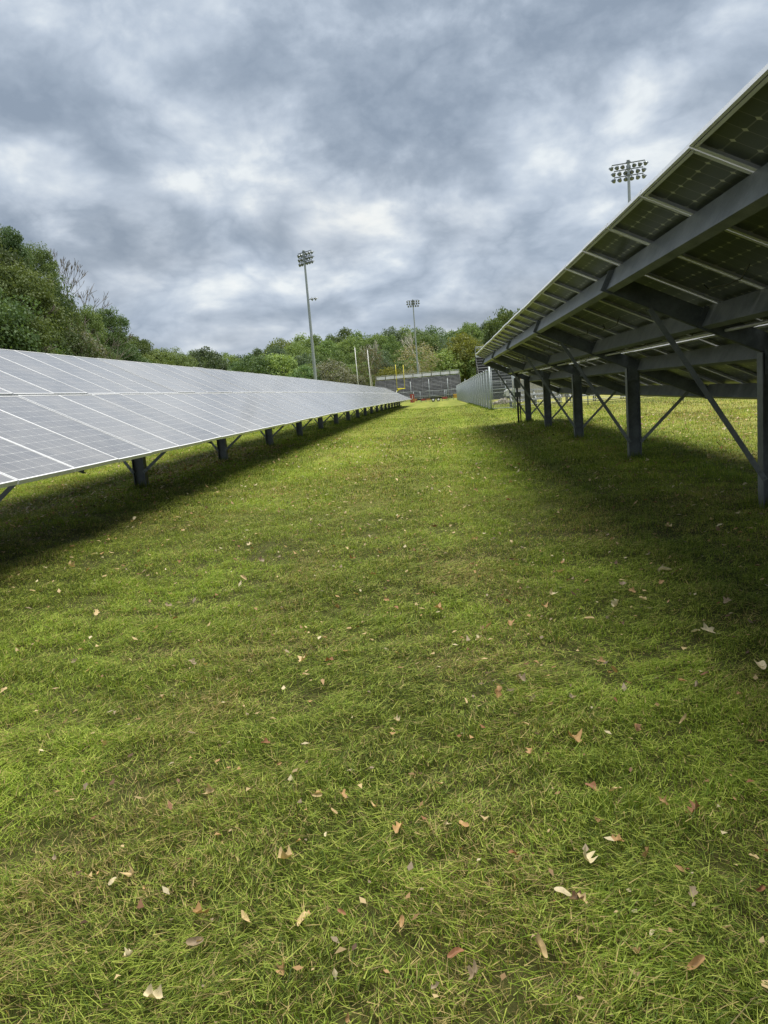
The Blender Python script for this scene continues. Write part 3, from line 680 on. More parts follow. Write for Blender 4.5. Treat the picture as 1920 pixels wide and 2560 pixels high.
# ------------------------------------------------------------------ goal posts and net poles
gz = g(-8, 170)
t = thing('goal_post', 'yellow goal post with two uprights in front of the dark bleachers', 'goal post', (-8.2, 172, gz))
A, B_ = Vector((-9.0, 168.0, gz+3.0)), Vector((-7.6, 173.6, gz+3.0))
C_ = (A+B_)/2
mb = MB(); mb.tube(A, B_, 0.09, n=10); part('crossbar', mb, 'yellow', t, True)
for p in (A, B_):
    mb = MB(); mb.tube(p-Vector((0, 0, 0.09)), p+Vector((0, 0, 5.2)), 0.055, n=10); part('upright', mb, 'yellow', t, True)
mb = MB(); off = Vector((-1.3, 0.35, 0)); mb.path([C_+off+Vector((0, 0, -3.3)), C_+off+Vector((0, 0, -1.2)), C_+off*0.7+Vector((0, 0, -0.35)), C_], 0.10, 10); part('support_post', mb, 'yellow', t, True)
for xr_, zt_, lb in ((-0.1032, 0.0623, 'left one of two thin white poles standing behind the left solar row'), (-0.0872, 0.0579, 'right one of two thin white poles standing behind the left solar row')):
    x, y = xr_*150, 150; t = thing('net_pole', lb, 'pole', (x, y, g(x, y)), 'thin white poles beyond the left row')
    mb = MB(); mb.tube((x, y, g(x, y)-0.3), (x-0.1, y, CAM_Z+zt_*y), 0.075, 0.055, 8); mb.lathe((x-0.1, y, CAM_Z+zt_*y), (0, 0, 1), [(0, 0.07), (0.05, 0.07), (0.1, 0.02)], 8); part('pole', mb, 'white', t, True)

# ------------------------------------------------------------------ trailer and bits at the far end
def wheel(parent, x, y, z, r, w, axis, rim='white', name='wheel'):
    mb = MB(); a = Vector(axis)
    mb.lathe(Vector((x, y, z))-a*w/2, a, [(0, r*0.62), (0, r*0.93), (w*0.2, r), (w*0.8, r), (w, r*0.93), (w, r*0.62)], 18)
    ty = part(name, mb, 'rubber', parent, True)
    mb = MB(); mb.lathe(Vector((x, y, z))-a*(w/2+0.012), a, [(-0.02, r*0.10), (-0.02, r*0.16), (0.0, r*0.18), (0.0, r*0.57), (0.02, r*0.64), (w, r*0.64), (w+0.024, r*0.57), (w+0.024, r*0.18), (w+0.044, r*0.16)], 16)
    part('rim', mb, rim, ty, True)
ty = 143.0; tz = g(-1, ty)
t = thing('trailer', 'dark flatbed trailer with two white rimmed wheels below the far bleachers', 'trailer', (-0.9, ty, tz))
mb = MB(); mb.box((-1.6, ty, tz+0.72), (5.4, 2.0, 0.14)); mb.box((-1.6, ty-1.0, tz+0.63), (5.4, 0.06, 0.22)); part('deck', mb, 'dark_frame', t)
mb = MB(); mb.bar((1.1, ty, tz+0.62), (2.4, ty, tz+0.52), 0.12, 0.12); part('drawbar', mb, 'dark_frame', t)
for x in (-1.22, -0.26): wheel(t, x, ty-1.22, tz+0.34, 0.33, 0.22, (0, 1, 0))
mb = MB(); mb.box((-0.74, ty-1.10, tz+0.80), (2.1, 0.22, 0.05)); mb.box((-1.78, ty-1.05, tz+0.66), (0.05, 0.30, 0.28)); mb.box((0.30, ty-1.05, tz+0.66), (0.05, 0.30, 0.28)); part('mudguard', mb, 'dark_frame', t)
t = thing('vending_cabinet', 'red cabinet with a white stripe beside the far trailer', 'cabinet', (-5.05, ty+0.4, tz))
mb = MB(); mb.box((-5.05, ty+0.4, tz+0.86), (0.75, 0.6, 1.72)); part('body', mb, 'red', t); mb = MB(); mb.box((-4.98, ty+0.09, tz+1.2), (0.10, 0.02, 0.7)); part('stripe', mb, 'white', t)
for i, (x, w, h, mt, lb) in enumerate(((-4.6, 1.0, 0.62, 'orange', 'orange barrier leaning by the red cabinet at the tip of the left row'), (-3.0, 0.8, 0.5, 'red', 'red barrier left of the far trailer wheels'), (-2.1, 0.75, 0.45, 'orange', 'orange barrier right next to the far trailer wheels'), (0.9, 1.0, 0.55, 'red', 'dark red barrier right of the far trailer wheels'), (2.9, 0.9, 1.0, 'machine', 'yellow orange barrier by the end of the grey fence'))):
    t = thing('barrier', lb, 'barrier', (x, ty-1.6, tz), 'coloured barriers at the far end of the lawn')
    for s_ in (-1, 1):
        mb = MB(); mb.bar((x+s_*w*0.42, ty-1.85, tz), (x+s_*w*0.42, ty-1.6, tz+h+0.35), 0.05, 0.04, (0, 1, 0)); mb.bar((x+s_*w*0.42, ty-1.35, tz), (x+s_*w*0.42, ty-1.6, tz+h+0.35), 0.05, 0.04, (0, 1, 0)); part('leg', mb, 'dark_frame', t)
    for z in (0.30, 0.68):
        mb = MB(); mb.box((x, ty-1.68, tz+z*h+0.3), (w, 0.03, h*0.30)); part('board', mb, mt, t)

# ------------------------------------------------------------------ things behind the gate
bx0, by = 6.7, 70.0
f = thing('board_fence', 'weathered grey board fence of upright planks behind the low bleachers', 'fence', (bx0, by, g(bx0, by)))
pm = MB(); pm.box((0, 0, 1.16), (0.265, 0.026, 2.32)); PLK = pm.mesh('plank', ['board'])
for k in range(34):
    x = bx0+0.14+k*0.285; o = link('plank', PLK, f, Vector((x, by+0.02*((k*7) % 3), g(x, by)+0.02*((k*5) % 4)))-wpos(f)); o.rotation_euler = (0, random.uniform(-0.012, 0.012), 0)
for h in (0.5, 1.8):
    mb = MB(); mb.box((bx0+4.85, by+0.085, g(bx0+5, by)+h), (9.8, 0.05, 0.09)); part('fence_rail', mb, 'board', f)
# rubble heap
r_ = np.random.default_rng(5); mb = MB()
for k in range(70):
    x = 4.6+r_.normal(0.6, 0.75); y = 63.5+r_.normal(0, 0.5); s = r_.uniform(0.08, 0.24); z = g(x, y)+s*0.3+max(0, 0.40-0.4*abs(x-5.2))*r_.random()
    q = Euler(tuple(r_.uniform(0, 6, 3))).to_matrix(); P = []
    for c in ((-1, -1, -1), (-1, -1, 1), (-1, 1, -1), (-1, 1, 1), (1, -1, -1), (1, -1, 1), (1, 1, -1), (1, 1, 1)):
        P.append(q @ (Vector(c)*s*0.5*float(r_.uniform(0.6, 1.1)))+Vector((x, y, z)))
    mb.add(P, [(0, 1, 3, 2), (4, 6, 7, 5), (0, 4, 5, 1), (2, 3, 7, 6), (0, 2, 6, 4), (1, 5, 7, 3)])
o = part('rubble', mb, 'rock', None, kind='stuff'); o['label'] = 'heap of broken pale stones behind the chain link gate'
# white pickup truck
tx, tyy = 7.45, 83.0; tz = g(tx, tyy)
t = thing('pickup_truck', 'white pickup truck parked behind the gate, half hidden by the board fence', 'truck', (tx+1.6, tyy, tz))
prof = [(0, 0.45), (0.02, 0.95), (0.25, 1.12), (1.25, 1.20), (1.85, 1.78), (2.05, 1.84), (3.45, 1.84), (3.6, 1.20), (5.4, 1.18), (5.45, 0.5), (4.75, 0.42), (4.55, 0.78), (4.1, 0.86), (3.7, 0.42), (1.35, 0.40), (1.15, 0.78), (0.75, 0.84), (0.45, 0.44)]
mb = MB(); mb.prism([(tx-0.6+a, tz+b) for a, b in prof], tyy-0.92, tyy+0.92); part('body', mb, 'white', t)
mb = MB(); mb.prism([(tx-0.6+a, tz+b) for a, b in ((1.45, 1.25), (1.92, 1.72), (2.6, 1.74), (2.6, 1.25))], tyy-0.935, tyy-0.92); part('window', mb, 'glass_dark', t)
mb = MB(); mb.prism([(tx-0.6+a, tz+b) for a, b in ((2.68, 1.25), (2.68, 1.74), (3.36, 1.74), (3.46, 1.25))], tyy-0.935, tyy-0.92); part('window', mb, 'glass_dark', t)
for a in (0.83, 4.2): wheel(t, tx-0.6+a, tyy-0.80, tz+0.38, 0.38, 0.25, (0, 1, 0), 'galv')
for a in (0.83, 4.2): wheel(t, tx-0.6+a, tyy+0.80, tz+0.38, 0.38, 0.25, (0, 1, 0), 'galv')
mb = MB(); mb.box((tx-0.63, tyy, tz+0.55), (0.10, 1.86, 0.2)); part('bumper', mb, 'galv', t)
# yellow loader
lx, ly = 10.6, 93.0; lz = g(lx, ly)
t = thing('wheel_loader', 'yellow loader with a dark cab, its top showing above the board fence', 'construction machine', (lx, ly, lz))
mb = MB(); mb.prism([(lx-1.9+a, lz+b) for a, b in ((0, 0.9), (0.1, 2.3), (1.6, 2.45), (1.8, 1.5), (3.6, 1.3), (3.6, 0.8))], ly-0.8, ly+0.8); part('body', mb, 'machine', t)
mb = MB(); mb.box((lx+0.35, ly, lz+2.25), (1.35, 1.4, 1.5)); part('cab', mb, 'glass_dark', t)
mb = MB(); mb.box((lx+0.35, ly, lz+3.05), (1.6, 1.6, 0.12)); part('roof', mb, 'machine', t)
mb = MB()
for s_ in (-0.55, 0.55): mb.path([(lx+0.9, ly+s_, lz+1.9), (lx+2.3, ly+s_, lz+2.4), (lx+3.3, ly+s_, lz+1.2)], 0.12, 6)
part('lift_arm', mb, 'machine', t)
mb = MB(); mb.prism([(lx+3.0+a, lz+b) for a, b in ((0, 0.5), (0.05, 1.5), (0.2, 1.5), (0.3, 0.65), (1.1, 0.45), (1.1, 0.38), (0.1, 0.38))], ly-1.2, ly+1.2); part('bucket', mb, 'dark_frame', t)
for a in (-1.1, 1.4):
    for s_ in (-0.85, 0.85): wheel(t, lx+a, ly+s_, lz+0.62, 0.62, 0.4, (0, 1, 0), 'machine')

# ------------------------------------------------------------------ trees
PAL = {'mid': ((0.098, 0.155, 0.050), (0.170, 0.230, 0.080)), 'deep': ((0.068, 0.120, 0.046), (0.125, 0.185, 0.070)), 'light': ((0.135, 0.195, 0.055), (0.205, 0.260, 0.088)),
       'gold': ((0.160, 0.180, 0.036), (0.245, 0.260, 0.062)), 'brown': ((0.140, 0.130, 0.080), (0.210, 0.195, 0.120)), 'bluish': ((0.088, 0.132, 0.076), (0.140, 0.190, 0.108)), 'grey': ((0.155, 0.165, 0.110), (0.225, 0.230, 0.165))}
def crown_mesh(seed, pal, n_clump, per, leaf, fill=0.62, lump=0.30, conif=False, shade=1.0):
    """crown inside a unit-high, unit-wide shape (x,y in -0.5..0.5, z 0..1): leaf faces gathered in clumps"""
    r = np.random.default_rng(seed); a, b = (np.array(q)*shade for q in PAL[pal])
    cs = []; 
    for k in range(n_clump):
        u = r.normal(size=3); u /= np.linalg.norm(u)
        rad = fill+(1-fill)*r.random()**0.6; rad *= 1-lump*0.6*r.random()
        z = 0.52+0.46*u[2]*rad
        w = 0.5*rad*(1.0 if not conif else (1.15-z)*1.0)
        if u[2] < -0.3: w *= 0.85
        cs.append((u[0]*w, u[1]*w, z))
    cs = np.array(cs); sz = r.uniform(0.07, 0.15, n_clump)*(1.25 if n_clump < 120 else 1.0)
    tone = r.random(n_clump)
    N = n_clump*per; ci = np.repeat(np.arange(n_clump), per)
    off = r.normal(size=(N, 3)); off /= np.linalg.norm(off, axis=1)[:, None]; off *= (r.random(N)**0.45)[:, None]
    off[:, 2] *= 0.62
    p = cs[ci]+off*sz[ci][:, None]
    nrm = off*0.6+r.normal(size=(N, 3))*0.55+np.array([0, 0, 0.55]); nrm /= np.linalg.norm(nrm, axis=1)[:, None]
    t = np.cross(nrm, r.normal(size=(N, 3))); t /= np.linalg.norm(t, axis=1)[:, None]; s = np.cross(nrm, t)
    L = leaf*r.uniform(0.6, 1.25, N)[:, None]
    V = np.stack([p-t*L*0.5, p+s*L*0.33+nrm*L*0.08, p+t*L*0.5, p-s*L*0.33+nrm*L*0.08], 1).reshape(-1, 3)
    c = a+(b-a)*np.clip(0.55*tone[ci]+0.45*r.random(N), 0, 1)[:, None]
    return np_mesh('crown', V, np.arange(4*N).reshape(-1, 4), np.repeat(c, 4, 0), 'foliage')
def limbs(mb, p, d, L, r, depth, rnd, spread=0.55, shrink=0.72, nmin=2, up=0.15, minr=0.003):
    q = p+d*L*0.5+Vector((rnd.uniform(-1, 1), rnd.uniform(-1, 1), 0))*L*0.05; e = q+(d+Vector((rnd.uniform(-1, 1), rnd.uniform(-1, 1), 0))*0.08).normalized()*L*0.5
    mb.tube(p, q, r, r*0.85, 6 if depth > 2 else 4, caps=False); mb.tube(q, e, r*0.85, r*0.66, 6 if depth > 2 else 4, caps=False)
    if depth <= 0: return
    for k in range(rnd.randint(nmin, 3)):
        ax = Vector((rnd.uniform(-1, 1), rnd.uniform(-1, 1), rnd.uniform(-0.4, 0.6))); nd = (d+ax*spread*1.4+Vector((0, 0, up))).normalized()
        limbs(mb, e if k else q.lerp(e, rnd.uniform(0.6, 1)), nd, L*shrink*rnd.uniform(0.75, 1.15), max(r*0.62*rnd.uniform(0.8, 1.1), minr), depth-1, rnd, spread, shrink, nmin, up, minr)
CR = {}
for pal in PAL: CR['far', pal] = [crown_mesh(100+i+7*len(pal), pal, 210, 42, 0.040, 0.68, 0.16) for i in range(2)]
CR['sparse', 'brown'] = [crown_mesh(500+i, 'brown', 150, 12, 0.040, 0.5, 0.3) for i in range(2)]
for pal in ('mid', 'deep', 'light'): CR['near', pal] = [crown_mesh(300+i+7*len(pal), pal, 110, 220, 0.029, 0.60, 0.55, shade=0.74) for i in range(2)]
def trunk_mesh(h, r, seed, mt):
    rnd = random.Random(seed); mb = MB(); mb.tube((0, 0, -0.03), (0, 0, 0.30), 0.022, 0.016, 8, caps=False)
    limbs(mb, Vector((0, 0, 0.28)), Vector((0, 0, 1)), 0.22, 0.013, 4, rnd, 0.5, 0.74)
    return mb.mesh('trunk', [mt])
TRK = [trunk_mesh(1, 1, s, 'bark') for s in (1, 2, 3)]; TRKP = [trunk_mesh(1, 1, s, 'pale_bark') for s in (4, 5)]
def tree(label, x, y, top, w, pal, kind='far', crown_from=0.18, group=None, pale=False, var=0, cat='tree', name='broadleaf_tree'):
    z = g(x, y); h = top-z
    t = thing(name, label, cat, (x, y, z), group)
    k = int(abs(x*13+y*7+var))
    tr = link('trunk', (TRKP if pale else TRK)[k % (2 if pale else 3)], t); tr.scale = (h, h, h*0.92); tr.rotation_euler = (0, 0, k)
    ms = CR[kind, pal]; cr = link('crown', ms[k % len(ms)], t, (0, 0, h*crown_from)); cr.scale = (w, w, h*(1-crown_from)); cr.rotation_euler = (0, 0, k*1.7)
    return t
NAME = {'mid': 'mid green', 'deep': 'dark green', 'light': 'light green', 'gold': 'yellow green', 'brown': 'brownish, thinly leaved', 'bluish': 'dull blue green', 'grey': 'grey green, sparse'}
ORD = ['first', 'second', 'third', 'fourth', 'fifth', 'sixth', 'seventh', 'eighth', 'ninth', 'tenth', 'eleventh', 'twelfth', 'thirteenth', 'fourteenth', 'fifteenth', 'sixteenth', 'seventeenth', 'eighteenth', 'nineteenth', 'twentieth']
# near wood on the left: x/y, top elevation slope, distance, width, palette, crown start
LEFT = [(-0.580, 0.268, 62, 8, 'mid', 0.15), (-0.545, 0.258, 68, 4.6, 'deep', 0.55), (-0.510, 0.230, 72, 4.4, 'mid', 0.60), (-0.535, 0.212, 60, 6.5, 'light', 0.30), (-0.503, 0.190, 66, 5.6, 'deep', 0.30), (-0.60, 0.20, 52, 8, 'deep', 0.10),
        (-0.548, 0.160, 54, 5.5, 'light', 0.15), (-0.495, 0.140, 60, 5.5, 'mid', 0.10), (-0.486, 0.168, 72, 5.2, 'light', 0.25), (-0.462, 0.118, 76, 5.5, 'deep', 0.10), (-0.452, 0.146, 84, 4.2, 'mid', 0.45), (-0.426, 0.147, 88, 5.0, 'deep', 0.40), (-0.420, 0.110, 90, 6, 'light', 0.15),
        (-0.405, 0.094, 84, 6, 'deep', 0.05), (-0.388, 0.106, 100, 5.4, 'mid', 0.35), (-0.372, 0.084, 98, 6, 'light', 0.1), (-0.348, 0.086, 112, 7, 'mid', 0.3), (-0.440, 0.096, 74, 5, 'mid', 0.0), (-0.335, 0.073, 118, 6, 'deep', 0.1), (-0.36, 0.070, 100, 6, 'mid', 0), (-0.520, 0.105, 58, 6, 'deep', 0), (-0.475, 0.095, 66, 6, 'light', 0), (-0.565, 0.115, 52, 6, 'mid', 0)]
cnt = {}
for a, b, d, w, pal, cf in sorted(LEFT):
    k = cnt.get(pal, 0); cnt[pal] = k+1
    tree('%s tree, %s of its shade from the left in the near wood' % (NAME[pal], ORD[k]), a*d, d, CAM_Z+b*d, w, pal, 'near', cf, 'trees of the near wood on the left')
def bare_tree(label, x, y, top, seed, depth, spread, pal=None, w=0, lean=0.0, mt='bark', minr=0.014, r0=0.16, name='bare_tree', group=None):
    z = g(x, y); h = top-z; t = thing(name, label, 'tree', (x, y, z), group); rnd = random.Random(seed)
    mb = MB(); mb.tube((x, y, z-0.3), (x+lean*h*0.3, y, z+h*0.34), r0*1.3, r0, 8, caps=False); part('trunk', mb, mt, t, True)
    mb = MB(); limbs(mb, Vector((x+lean*h*0.3, y, z+h*0.33)), Vector((lean, 0, 1)).normalized(), h*0.23, r0, depth, rnd, spread, 0.76, 2, 0.22, minr); part('branches', mb, mt, t, True)
    if pal:
        cr = link('crown', CR['sparse', pal][seed % 2], t, (0, 0, h*0.25)); cr.scale = (w, w, h*0.75)
    return t
bare_tree('bare leafless grey tree standing up above the left wood against the sky', -0.494*84, 84, CAM_Z+0.178*84, 11, 7, 0.40, lean=0.02, r0=0.22, minr=0.022)
bare_tree('thin half bare tree leaning right beside the leafless tree in the left wood', -0.460*86, 86, CAM_Z+0.158*86, 15, 5, 0.62, lean=0.22, r0=0.16, minr=0.024)
def twig_bush(label, x, y, top, w, seed):
    z = g(x, y); h = top-z; t = thing('bare_bush', label, 'bush', (x, y, z)); rnd = random.Random(seed); mb = MB()
    for k in range(9):
        a = rnd.uniform(0, 6.28); limbs(mb, Vector((x, y, z)), Vector((math.cos(a)*0.3*w/h, math.sin(a)*0.3*w/h, 1)).normalized(), h*0.34, 0.05, 4, rnd, 0.5, 0.72, 2, 0.1, 0.011)
    part('branches', mb, 'bark', t)
    cr = link('crown', CR['far', 'grey'][0], t, (0, 0, h*0.3)); cr.scale = (w*0.8, w*0.8, h*0.7)
twig_bush('dull grey brown twiggy bush in the middle of the left wood', -0.468*62, 62, CAM_Z+0.118*62, 5.5, 3)
# wooded hill behind the field
r_ = np.random.default_rng(12)
sky_pts = [(-0.36, 0.068), (-0.325, 0.074), (-0.303, 0.079), (-0.285, 0.071), (-0.262, 0.066), (-0.2146, 0.077), (-0.1808, 0.083), (-0.1416, 0.085), (-0.1055, 0.084), (-0.0517, 0.083), (-0.01, 0.080), (0.0233, 0.073), (0.0422, 0.081), (0.07, 0.085), (0.0895, 0.095), (0.13, 0.095), (0.2, 0.09), (0.3, 0.09), (0.42, 0.09)]
sx_, sz_ = np.array(sky_pts).T
HILL = []
for layer, (d0, frac, step) in enumerate(((335, 1.0, 0.0190), (305, 0.88, 0.0205), (278, 0.72, 0.022), (255, 0.53, 0.023), (238, 0.34, 0.024))):
    a = -0.37
    while a < (0.42 if layer < 2 else 0.30):
        aa = a+r_.normal(0, 0.004); d = d0+r_.normal(0, 7); top = np.interp(aa, sx_, sz_)
        HILL.append((aa, (top*frac+r_.normal(0, 0.0025))*d, d, d*0.036*r_.uniform(0.85, 1.4), ['mid', 'deep', 'mid', 'light', 'bluish', 'mid'][r_.integers(6)] if layer < 4 else ['mid', 'grey', 'deep', 'light', 'bluish', 'light'][r_.integers(6)], 0.05)); a += step*r_.uniform(0.85, 1.15)
# trees picked out by eye in front of the hill
PICK = [('round light tree alone on the skyline left of the tall floodlight tower', -0.3035, 0.081, 205, 12.5, 'bluish', 0.15), ('big dark domed tree at the left foot of the hill', -0.238, 0.066, 228, 15, 'deep', 0.0),
        ('large rounded light green tree left of the tall floodlight tower', -0.205, 0.066, 232, 15, 'light', 0.0), ('dark spreading evergreen beside the tall floodlight tower', -0.172, 0.048, 222, 11, 'deep', 0.0),
        ('grey green tree just right of the tall floodlight tower', -0.138, 0.050, 226, 14, 'grey', 0.0), ('yellow green tree beside the tall right bleachers', 0.034, 0.071, 226, 14, 'gold', 0.0), ('light green leafy tree left of the yellow green one', 0.010, 0.050, 222, 12, 'light', 0.0),
        ('small dark tree on the skyline above the yellow green tree', 0.0420, 0.083, 300, 11, 'mid', 0.2), ('tall rounded tree rising at the edge of the right solar row', 0.0900, 0.097, 235, 15, 'mid', 0.0), ('leafy tree close behind the tall right bleachers', 0.060, 0.045, 222, 12, 'mid', 0.0), ('golden green low tree behind the white poles', -0.062, 0.036, 216, 9, 'gold', 0.0)]
for lb, a, b, d, w, pal, cf in PICK: tree(lb, a*d, d, CAM_Z+b*d, w, pal, 'far', cf, None)
HILL = sorted(h for h in HILL if h[0] < 0.17)
def hill_label(a, t_, d, w, pal):
    lay = 'on the skyline' if d > 318 else 'high on the slope' if d > 290 else 'halfway up the slope' if d > 266 else 'low on the slope' if d > 246 else 'at the hill foot'
    ref = [(-0.30, 'beyond the left solar row'), (-0.24, 'right of the round tree'), (-0.19, 'left of the tall tower'), (-0.14, 'behind the tall tower'), (-0.10, 'left of the white poles'), (-0.07, 'behind the white poles'), (-0.03, 'above the yellow goal post'), (0.0, 'behind the farthest tower'), (0.035, 'above the dark bleachers'), (0.07, 'by the right bleachers'), (9, 'past the right solar row')]
    return '%s %s tree %s %s' % ('broad' if w/d > 0.040 else 'narrow' if w/d < 0.034 else 'rounded', NAME[pal].split(',')[0], lay, next(n for q, n in ref if a < q))
labs = [hill_label(a, t_, d, w, pal) for a, t_, d, w, pal, cf in HILL]; seen = {}
for (a, t_, d, w, pal, cf), lb in zip(HILL, labs):
    k = seen.get(lb, 0); seen[lb] = k+1
    tree(lb+(', %s from left' % ORD[k] if labs.count(lb) > 1 else ''), a*d, d, CAM_Z+t_, w, pal, 'far', cf, 'trees on the wooded hill')
bare_tree('brown budding tree with a pale trunk behind the two white poles', -0.086*212, 212, CAM_Z+0.068*212, 21, 5, 0.40, 'brown', 9, mt='pale_bark', r0=0.26, minr=0.03, name='budding_tree')
bare_tree('broad brown budding tree with pale limbs behind the farthest floodlight tower', -0.0235*216, 216, CAM_Z+0.066*216, 24, 5, 0.45, 'brown', 14, mt='pale_bark', r0=0.3, minr=0.03, name='budding_tree')

# ------------------------------------------------------------------ fallen leaves
LEAFCOL = {'pale tan': (0.50, 0.375, 0.19), 'cream': (0.56, 0.48, 0.30), 'pinkish brown': (0.38, 0.235, 0.105), 'rusty brown': (0.24, 0.115, 0.055), 'grey brown': (0.27, 0.21, 0.135), 'dark brown': (0.12, 0.07, 0.04)}
def leaf_mesh(kind, colr, seed):
    r = np.random.default_rng(seed); n = 18; out = []
    for k in range(n):
        a = 2*math.pi*k/n; L = 0.5*math.cos(a)
        if kind == 'oak': w = 0.30*abs(math.sin(a))*(1+0.45*math.cos(5*a+1.2))+0.02
        elif kind == 'maple': rr = (0.22+0.26*abs(math.cos(2.5*a+0.4))**1.3)*r.uniform(0.75, 1.1); out.append((rr*math.cos(a)*1.15, rr*math.sin(a)*0.75)); continue
        else: w = 0.22*abs(math.sin(a))**0.8*(1+0.1*math.cos(a))
        out.append((L, math.copysign(w, math.sin(a))))
    curl = r.uniform(0.5, 2.2); tw = r.uniform(-0.8, 0.8); bend = r.uniform(-0.2, 0.9)
    def Z(x, y): return curl*y*y*1.6+tw*x*y+bend*x*x*0.8+0.03*math.sin(9*x+seed)
    V = [(0.0, 0.0, Z(0, 0))]; rings = (0.5, 1.0)
    for q in rings: V += [(x*q, y*q, Z(x*q, y*q)) for x, y in out]
    F = []
    for k in range(n):
        k2 = (k+1) % n; F += [(0, 1+k, 1+k2), (1+k, 1+n+k, 1+n+k2), (1+k, 1+n+k2, 1+k2)]
    V += [(0.48, 0.012, Z(0.48, 0)), (0.48, -0.012, Z(0.48, 0)), (0.72, 0, Z(0.6, 0)+0.02)]; F.append((1+2*n, 2+2*n, 3+2*n))
    c = np.array(LEAFCOL[colr])*r.uniform(0.8, 1.15, (len(V), 1)); c[0] *= 0.8
    me = np_mesh('fallen_leaf', np.array(V), np.array(F), c, 'dry'); me.polygons.foreach_set('use_smooth', [True]*len(me.polygons)); return me
LK = {'oak': 'lobed oak leaf', 'maple': 'pointed maple leaf', 'plain': 'small oval leaf'}
LM = {(k, c): [leaf_mesh(k, c, 17*i+len(c)+3*len(k)) for i in range(2)] for k in LK for c in LEAFCOL}
def put_leaf(x, y, s, kind, c, r, label=None):
    o = link('fallen_leaf', LM[kind, c][int(r.integers(2))]); s *= 0.85; o.location = (x, y, g(x, y)+0.056+0.10*s); o.scale = (s, s*r.uniform(0.7, 1.1), s*r.uniform(0.8, 1.6))
    o.rotation_euler = (r.normal(0, 0.45), r.normal(0, 0.45), r.uniform(0, 6.28))
    if label is None:
        q = x/max(y, 0.1)+0.07
        side = 'at the far left' if q < -0.32 else 'left of the middle' if q < -0.10 else 'near the middle' if q < 0.10 else 'right of the middle' if q < 0.32 else 'at the far right'
        dep = 'closest to the viewer' if y < 2.0 else 'in the foreground' if y < 2.9 else 'in the lower lawn' if y < 4.2 else 'halfway up the lawn' if y < 6.5 else 'in the distant lawn'
        label = '%s%s %s %s, %s' % ('tiny ' if s < 0.03 else 'large ' if s > 0.055 else '', c, LK[kind], dep, side)
    tag(o, label, 'leaf', 'fallen dry leaves on the lawn'); return o
def pix(px, py):
    """where the ground lies along one sight line of the photograph"""
    m = scene.camera.matrix_world; v = m.to_3x3() @ Vector(((px-960)/1920, -(py-1280)/1920, -1)); tt = CAM_Z/-v.z
    return v.x*tt, v.y*tt
lr = np.random.default_rng(77)
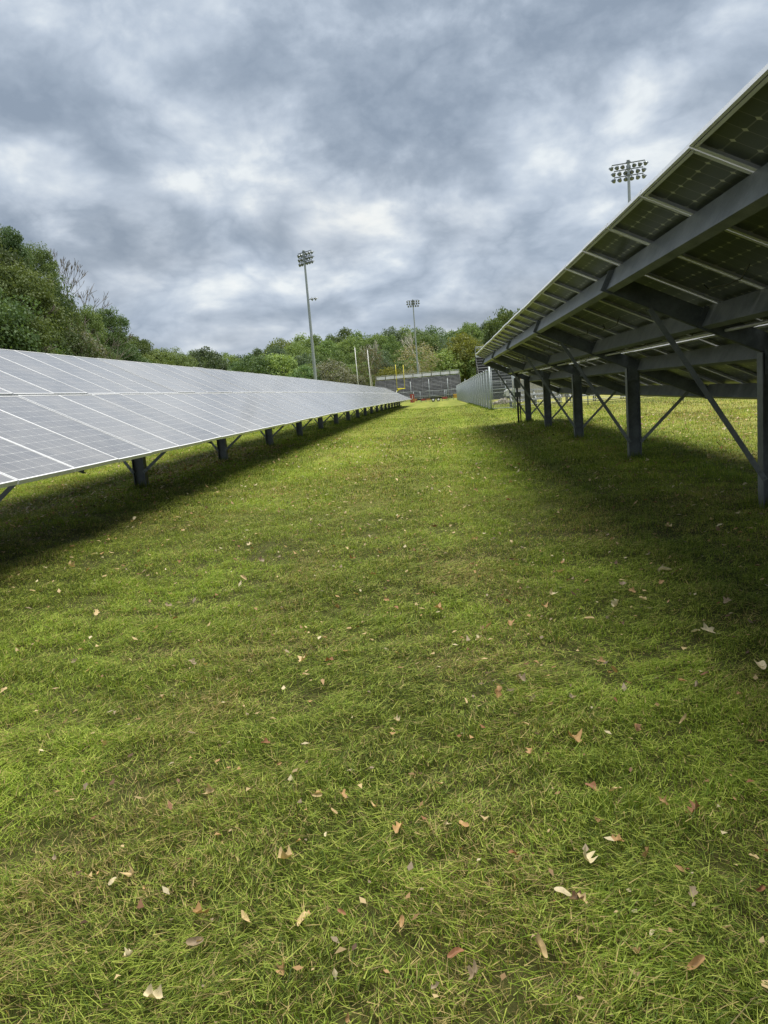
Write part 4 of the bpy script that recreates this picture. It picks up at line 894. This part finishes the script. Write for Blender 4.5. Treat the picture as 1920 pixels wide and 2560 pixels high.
BIGL = [(533, 2026, 0.062, 'oak', 'pale tan', 'large pale tan leaf lying flat in the left foreground'), (621, 2352, 0.060, 'oak', 'pale tan', 'pale tan leaf standing on edge near the bottom, left of centre'), (1116, 2108, 0.045, 'oak', 'cream', 'crumpled cream leaf in the middle foreground'),
        (1348, 2430, 0.070, 'plain', 'pale tan', 'long pale tan leaf low in the right foreground'), (1482, 2012, 0.060, 'oak', 'rusty brown', 'rusty brown folded leaf in the right foreground'), (340, 2236, 0.070, 'oak', 'pale tan', 'pale tan leaf beside a cream one, left foreground'), (288, 2250, 0.034, 'plain', 'cream', 'small cream leaf beside a larger tan one, left foreground'),
        (1410, 2290, 0.055, 'plain', 'cream', 'pointed cream leaf standing up in the right foreground'), (860, 2335, 0.030, 'plain', 'rusty brown', 'little round rusty leaf left of the bottom centre'), (558, 1785, 0.055, 'plain', 'cream', 'cream leaf standing upright left of the centre'), (1303, 1728, 0.070, 'oak', 'grey brown', 'grey brown lobed leaf right of centre, next to a cream scrap'),
        (1278, 1755, 0.045, 'plain', 'cream', 'cream scrap of leaf right of centre'), (1440, 1885, 0.075, 'oak', 'pinkish brown', 'largest pinkish brown leaf right of centre'), (1900, 1695, 0.110, 'plain', 'cream', 'long cream leaf touching the right edge of the view'), (1664, 1450, 0.10, 'plain', 'cream', 'cream leaf standing out in the shade at right'),
        (1772, 1605, 0.10, 'maple', 'cream', 'pointed cream leaf in the shaded grass at right'), (1712, 1838, 0.06, 'plain', 'pale tan', 'bright tan narrow leaf in the right middle ground'), (1330, 1912, 0.05, 'oak', 'pinkish brown', 'upright pinkish brown leaf right of centre'), (1660, 2050, 0.045, 'maple', 'pinkish brown', 'pinkish brown pointed leaf near the right edge, lower part'), (1620, 2190, 0.05, 'oak', 'pinkish brown', 'forked pinkish brown leaf in the lower right'),
        (1100, 2000, 0.035, 'plain', 'pale tan', 'tiny upright tan leaf above the crumpled cream one'), (840, 2080, 0.04, 'plain', 'pale tan', 'small tan leaf at centre, lower part'), (720, 2200, 0.055, 'oak', 'pale tan', 'curled tan leaf left of centre, lower part'), (715, 2480, 0.05, 'oak', 'pinkish brown', 'pinkish brown leaf at the very bottom, left of centre'), (1190, 2500, 0.06, 'maple', 'grey brown', 'grey brown leaf at the very bottom, right of centre')]
for px, py, s, k, c, lb in BIGL:
    x, y = pix(px, py); put_leaf(x, y, s, k, c, lr, lb)
cols = list(LEAFCOL); cp = [0.28, 0.14, 0.24, 0.12, 0.14, 0.08]
n = 0
while n < 275:
    y = 1.45+lr.random()**1.25*10.5; x = lr.uniform(-0.60*y-0.3, 0.46*y+0.4)
    if lr.random() > 0.35+0.65*min(1, max(0, (x+0.9)/1.8))*(1 if y < 8 else 0.6): continue
    put_leaf(x, y, float(lr.uniform(0.020, 0.058)*(1+0.06*y)), ['oak', 'maple', 'plain'][lr.choice(3, p=[0.48, 0.05, 0.47])], cols[lr.choice(6, p=cp)], lr); n += 1
# far and tiny litter
N = 6500; y = 1.4+lr.random(N)**0.8*24; x = lr.uniform(-0.62, 0.46, N)*y; under = lr.random(N) < 0.35
y[under] = lr.uniform(6, 22, under.sum()); x[under] = lr.uniform(-6.6, -4.2, under.sum())
s = lr.uniform(0.004, 0.014, N)*(1+y*0.14); a = lr.uniform(0, 6.28, N); z = G(x, y)+lr.uniform(0.045, 0.080, N); el = 0.35*lr.normal(size=(2, N))
dx, dy = np.cos(a)*s, np.sin(a)*s
V = np.stack([np.c_[x-dx, y-dy, z-el[0]*s], np.c_[x-dy*0.6, y+dx*0.6, z+el[1]*s], np.c_[x+dx, y+dy, z+el[0]*s], np.c_[x+dy*0.6, y-dx*0.6, z+el[1]*s]], 1).reshape(-1, 3)
C = np.array([LEAFCOL[cols[i]] for i in lr.choice(6, N, p=cp)])*lr.uniform(0.5, 1.0, (N, 1))
o = link('leaf_litter', np_mesh('leaf_litter', V, np.arange(4*N).reshape(-1, 4), np.repeat(C, 4, 0), 'dry')); o['kind'] = 'stuff'; o['label'] = 'scraps of dry leaf scattered over the lawn'
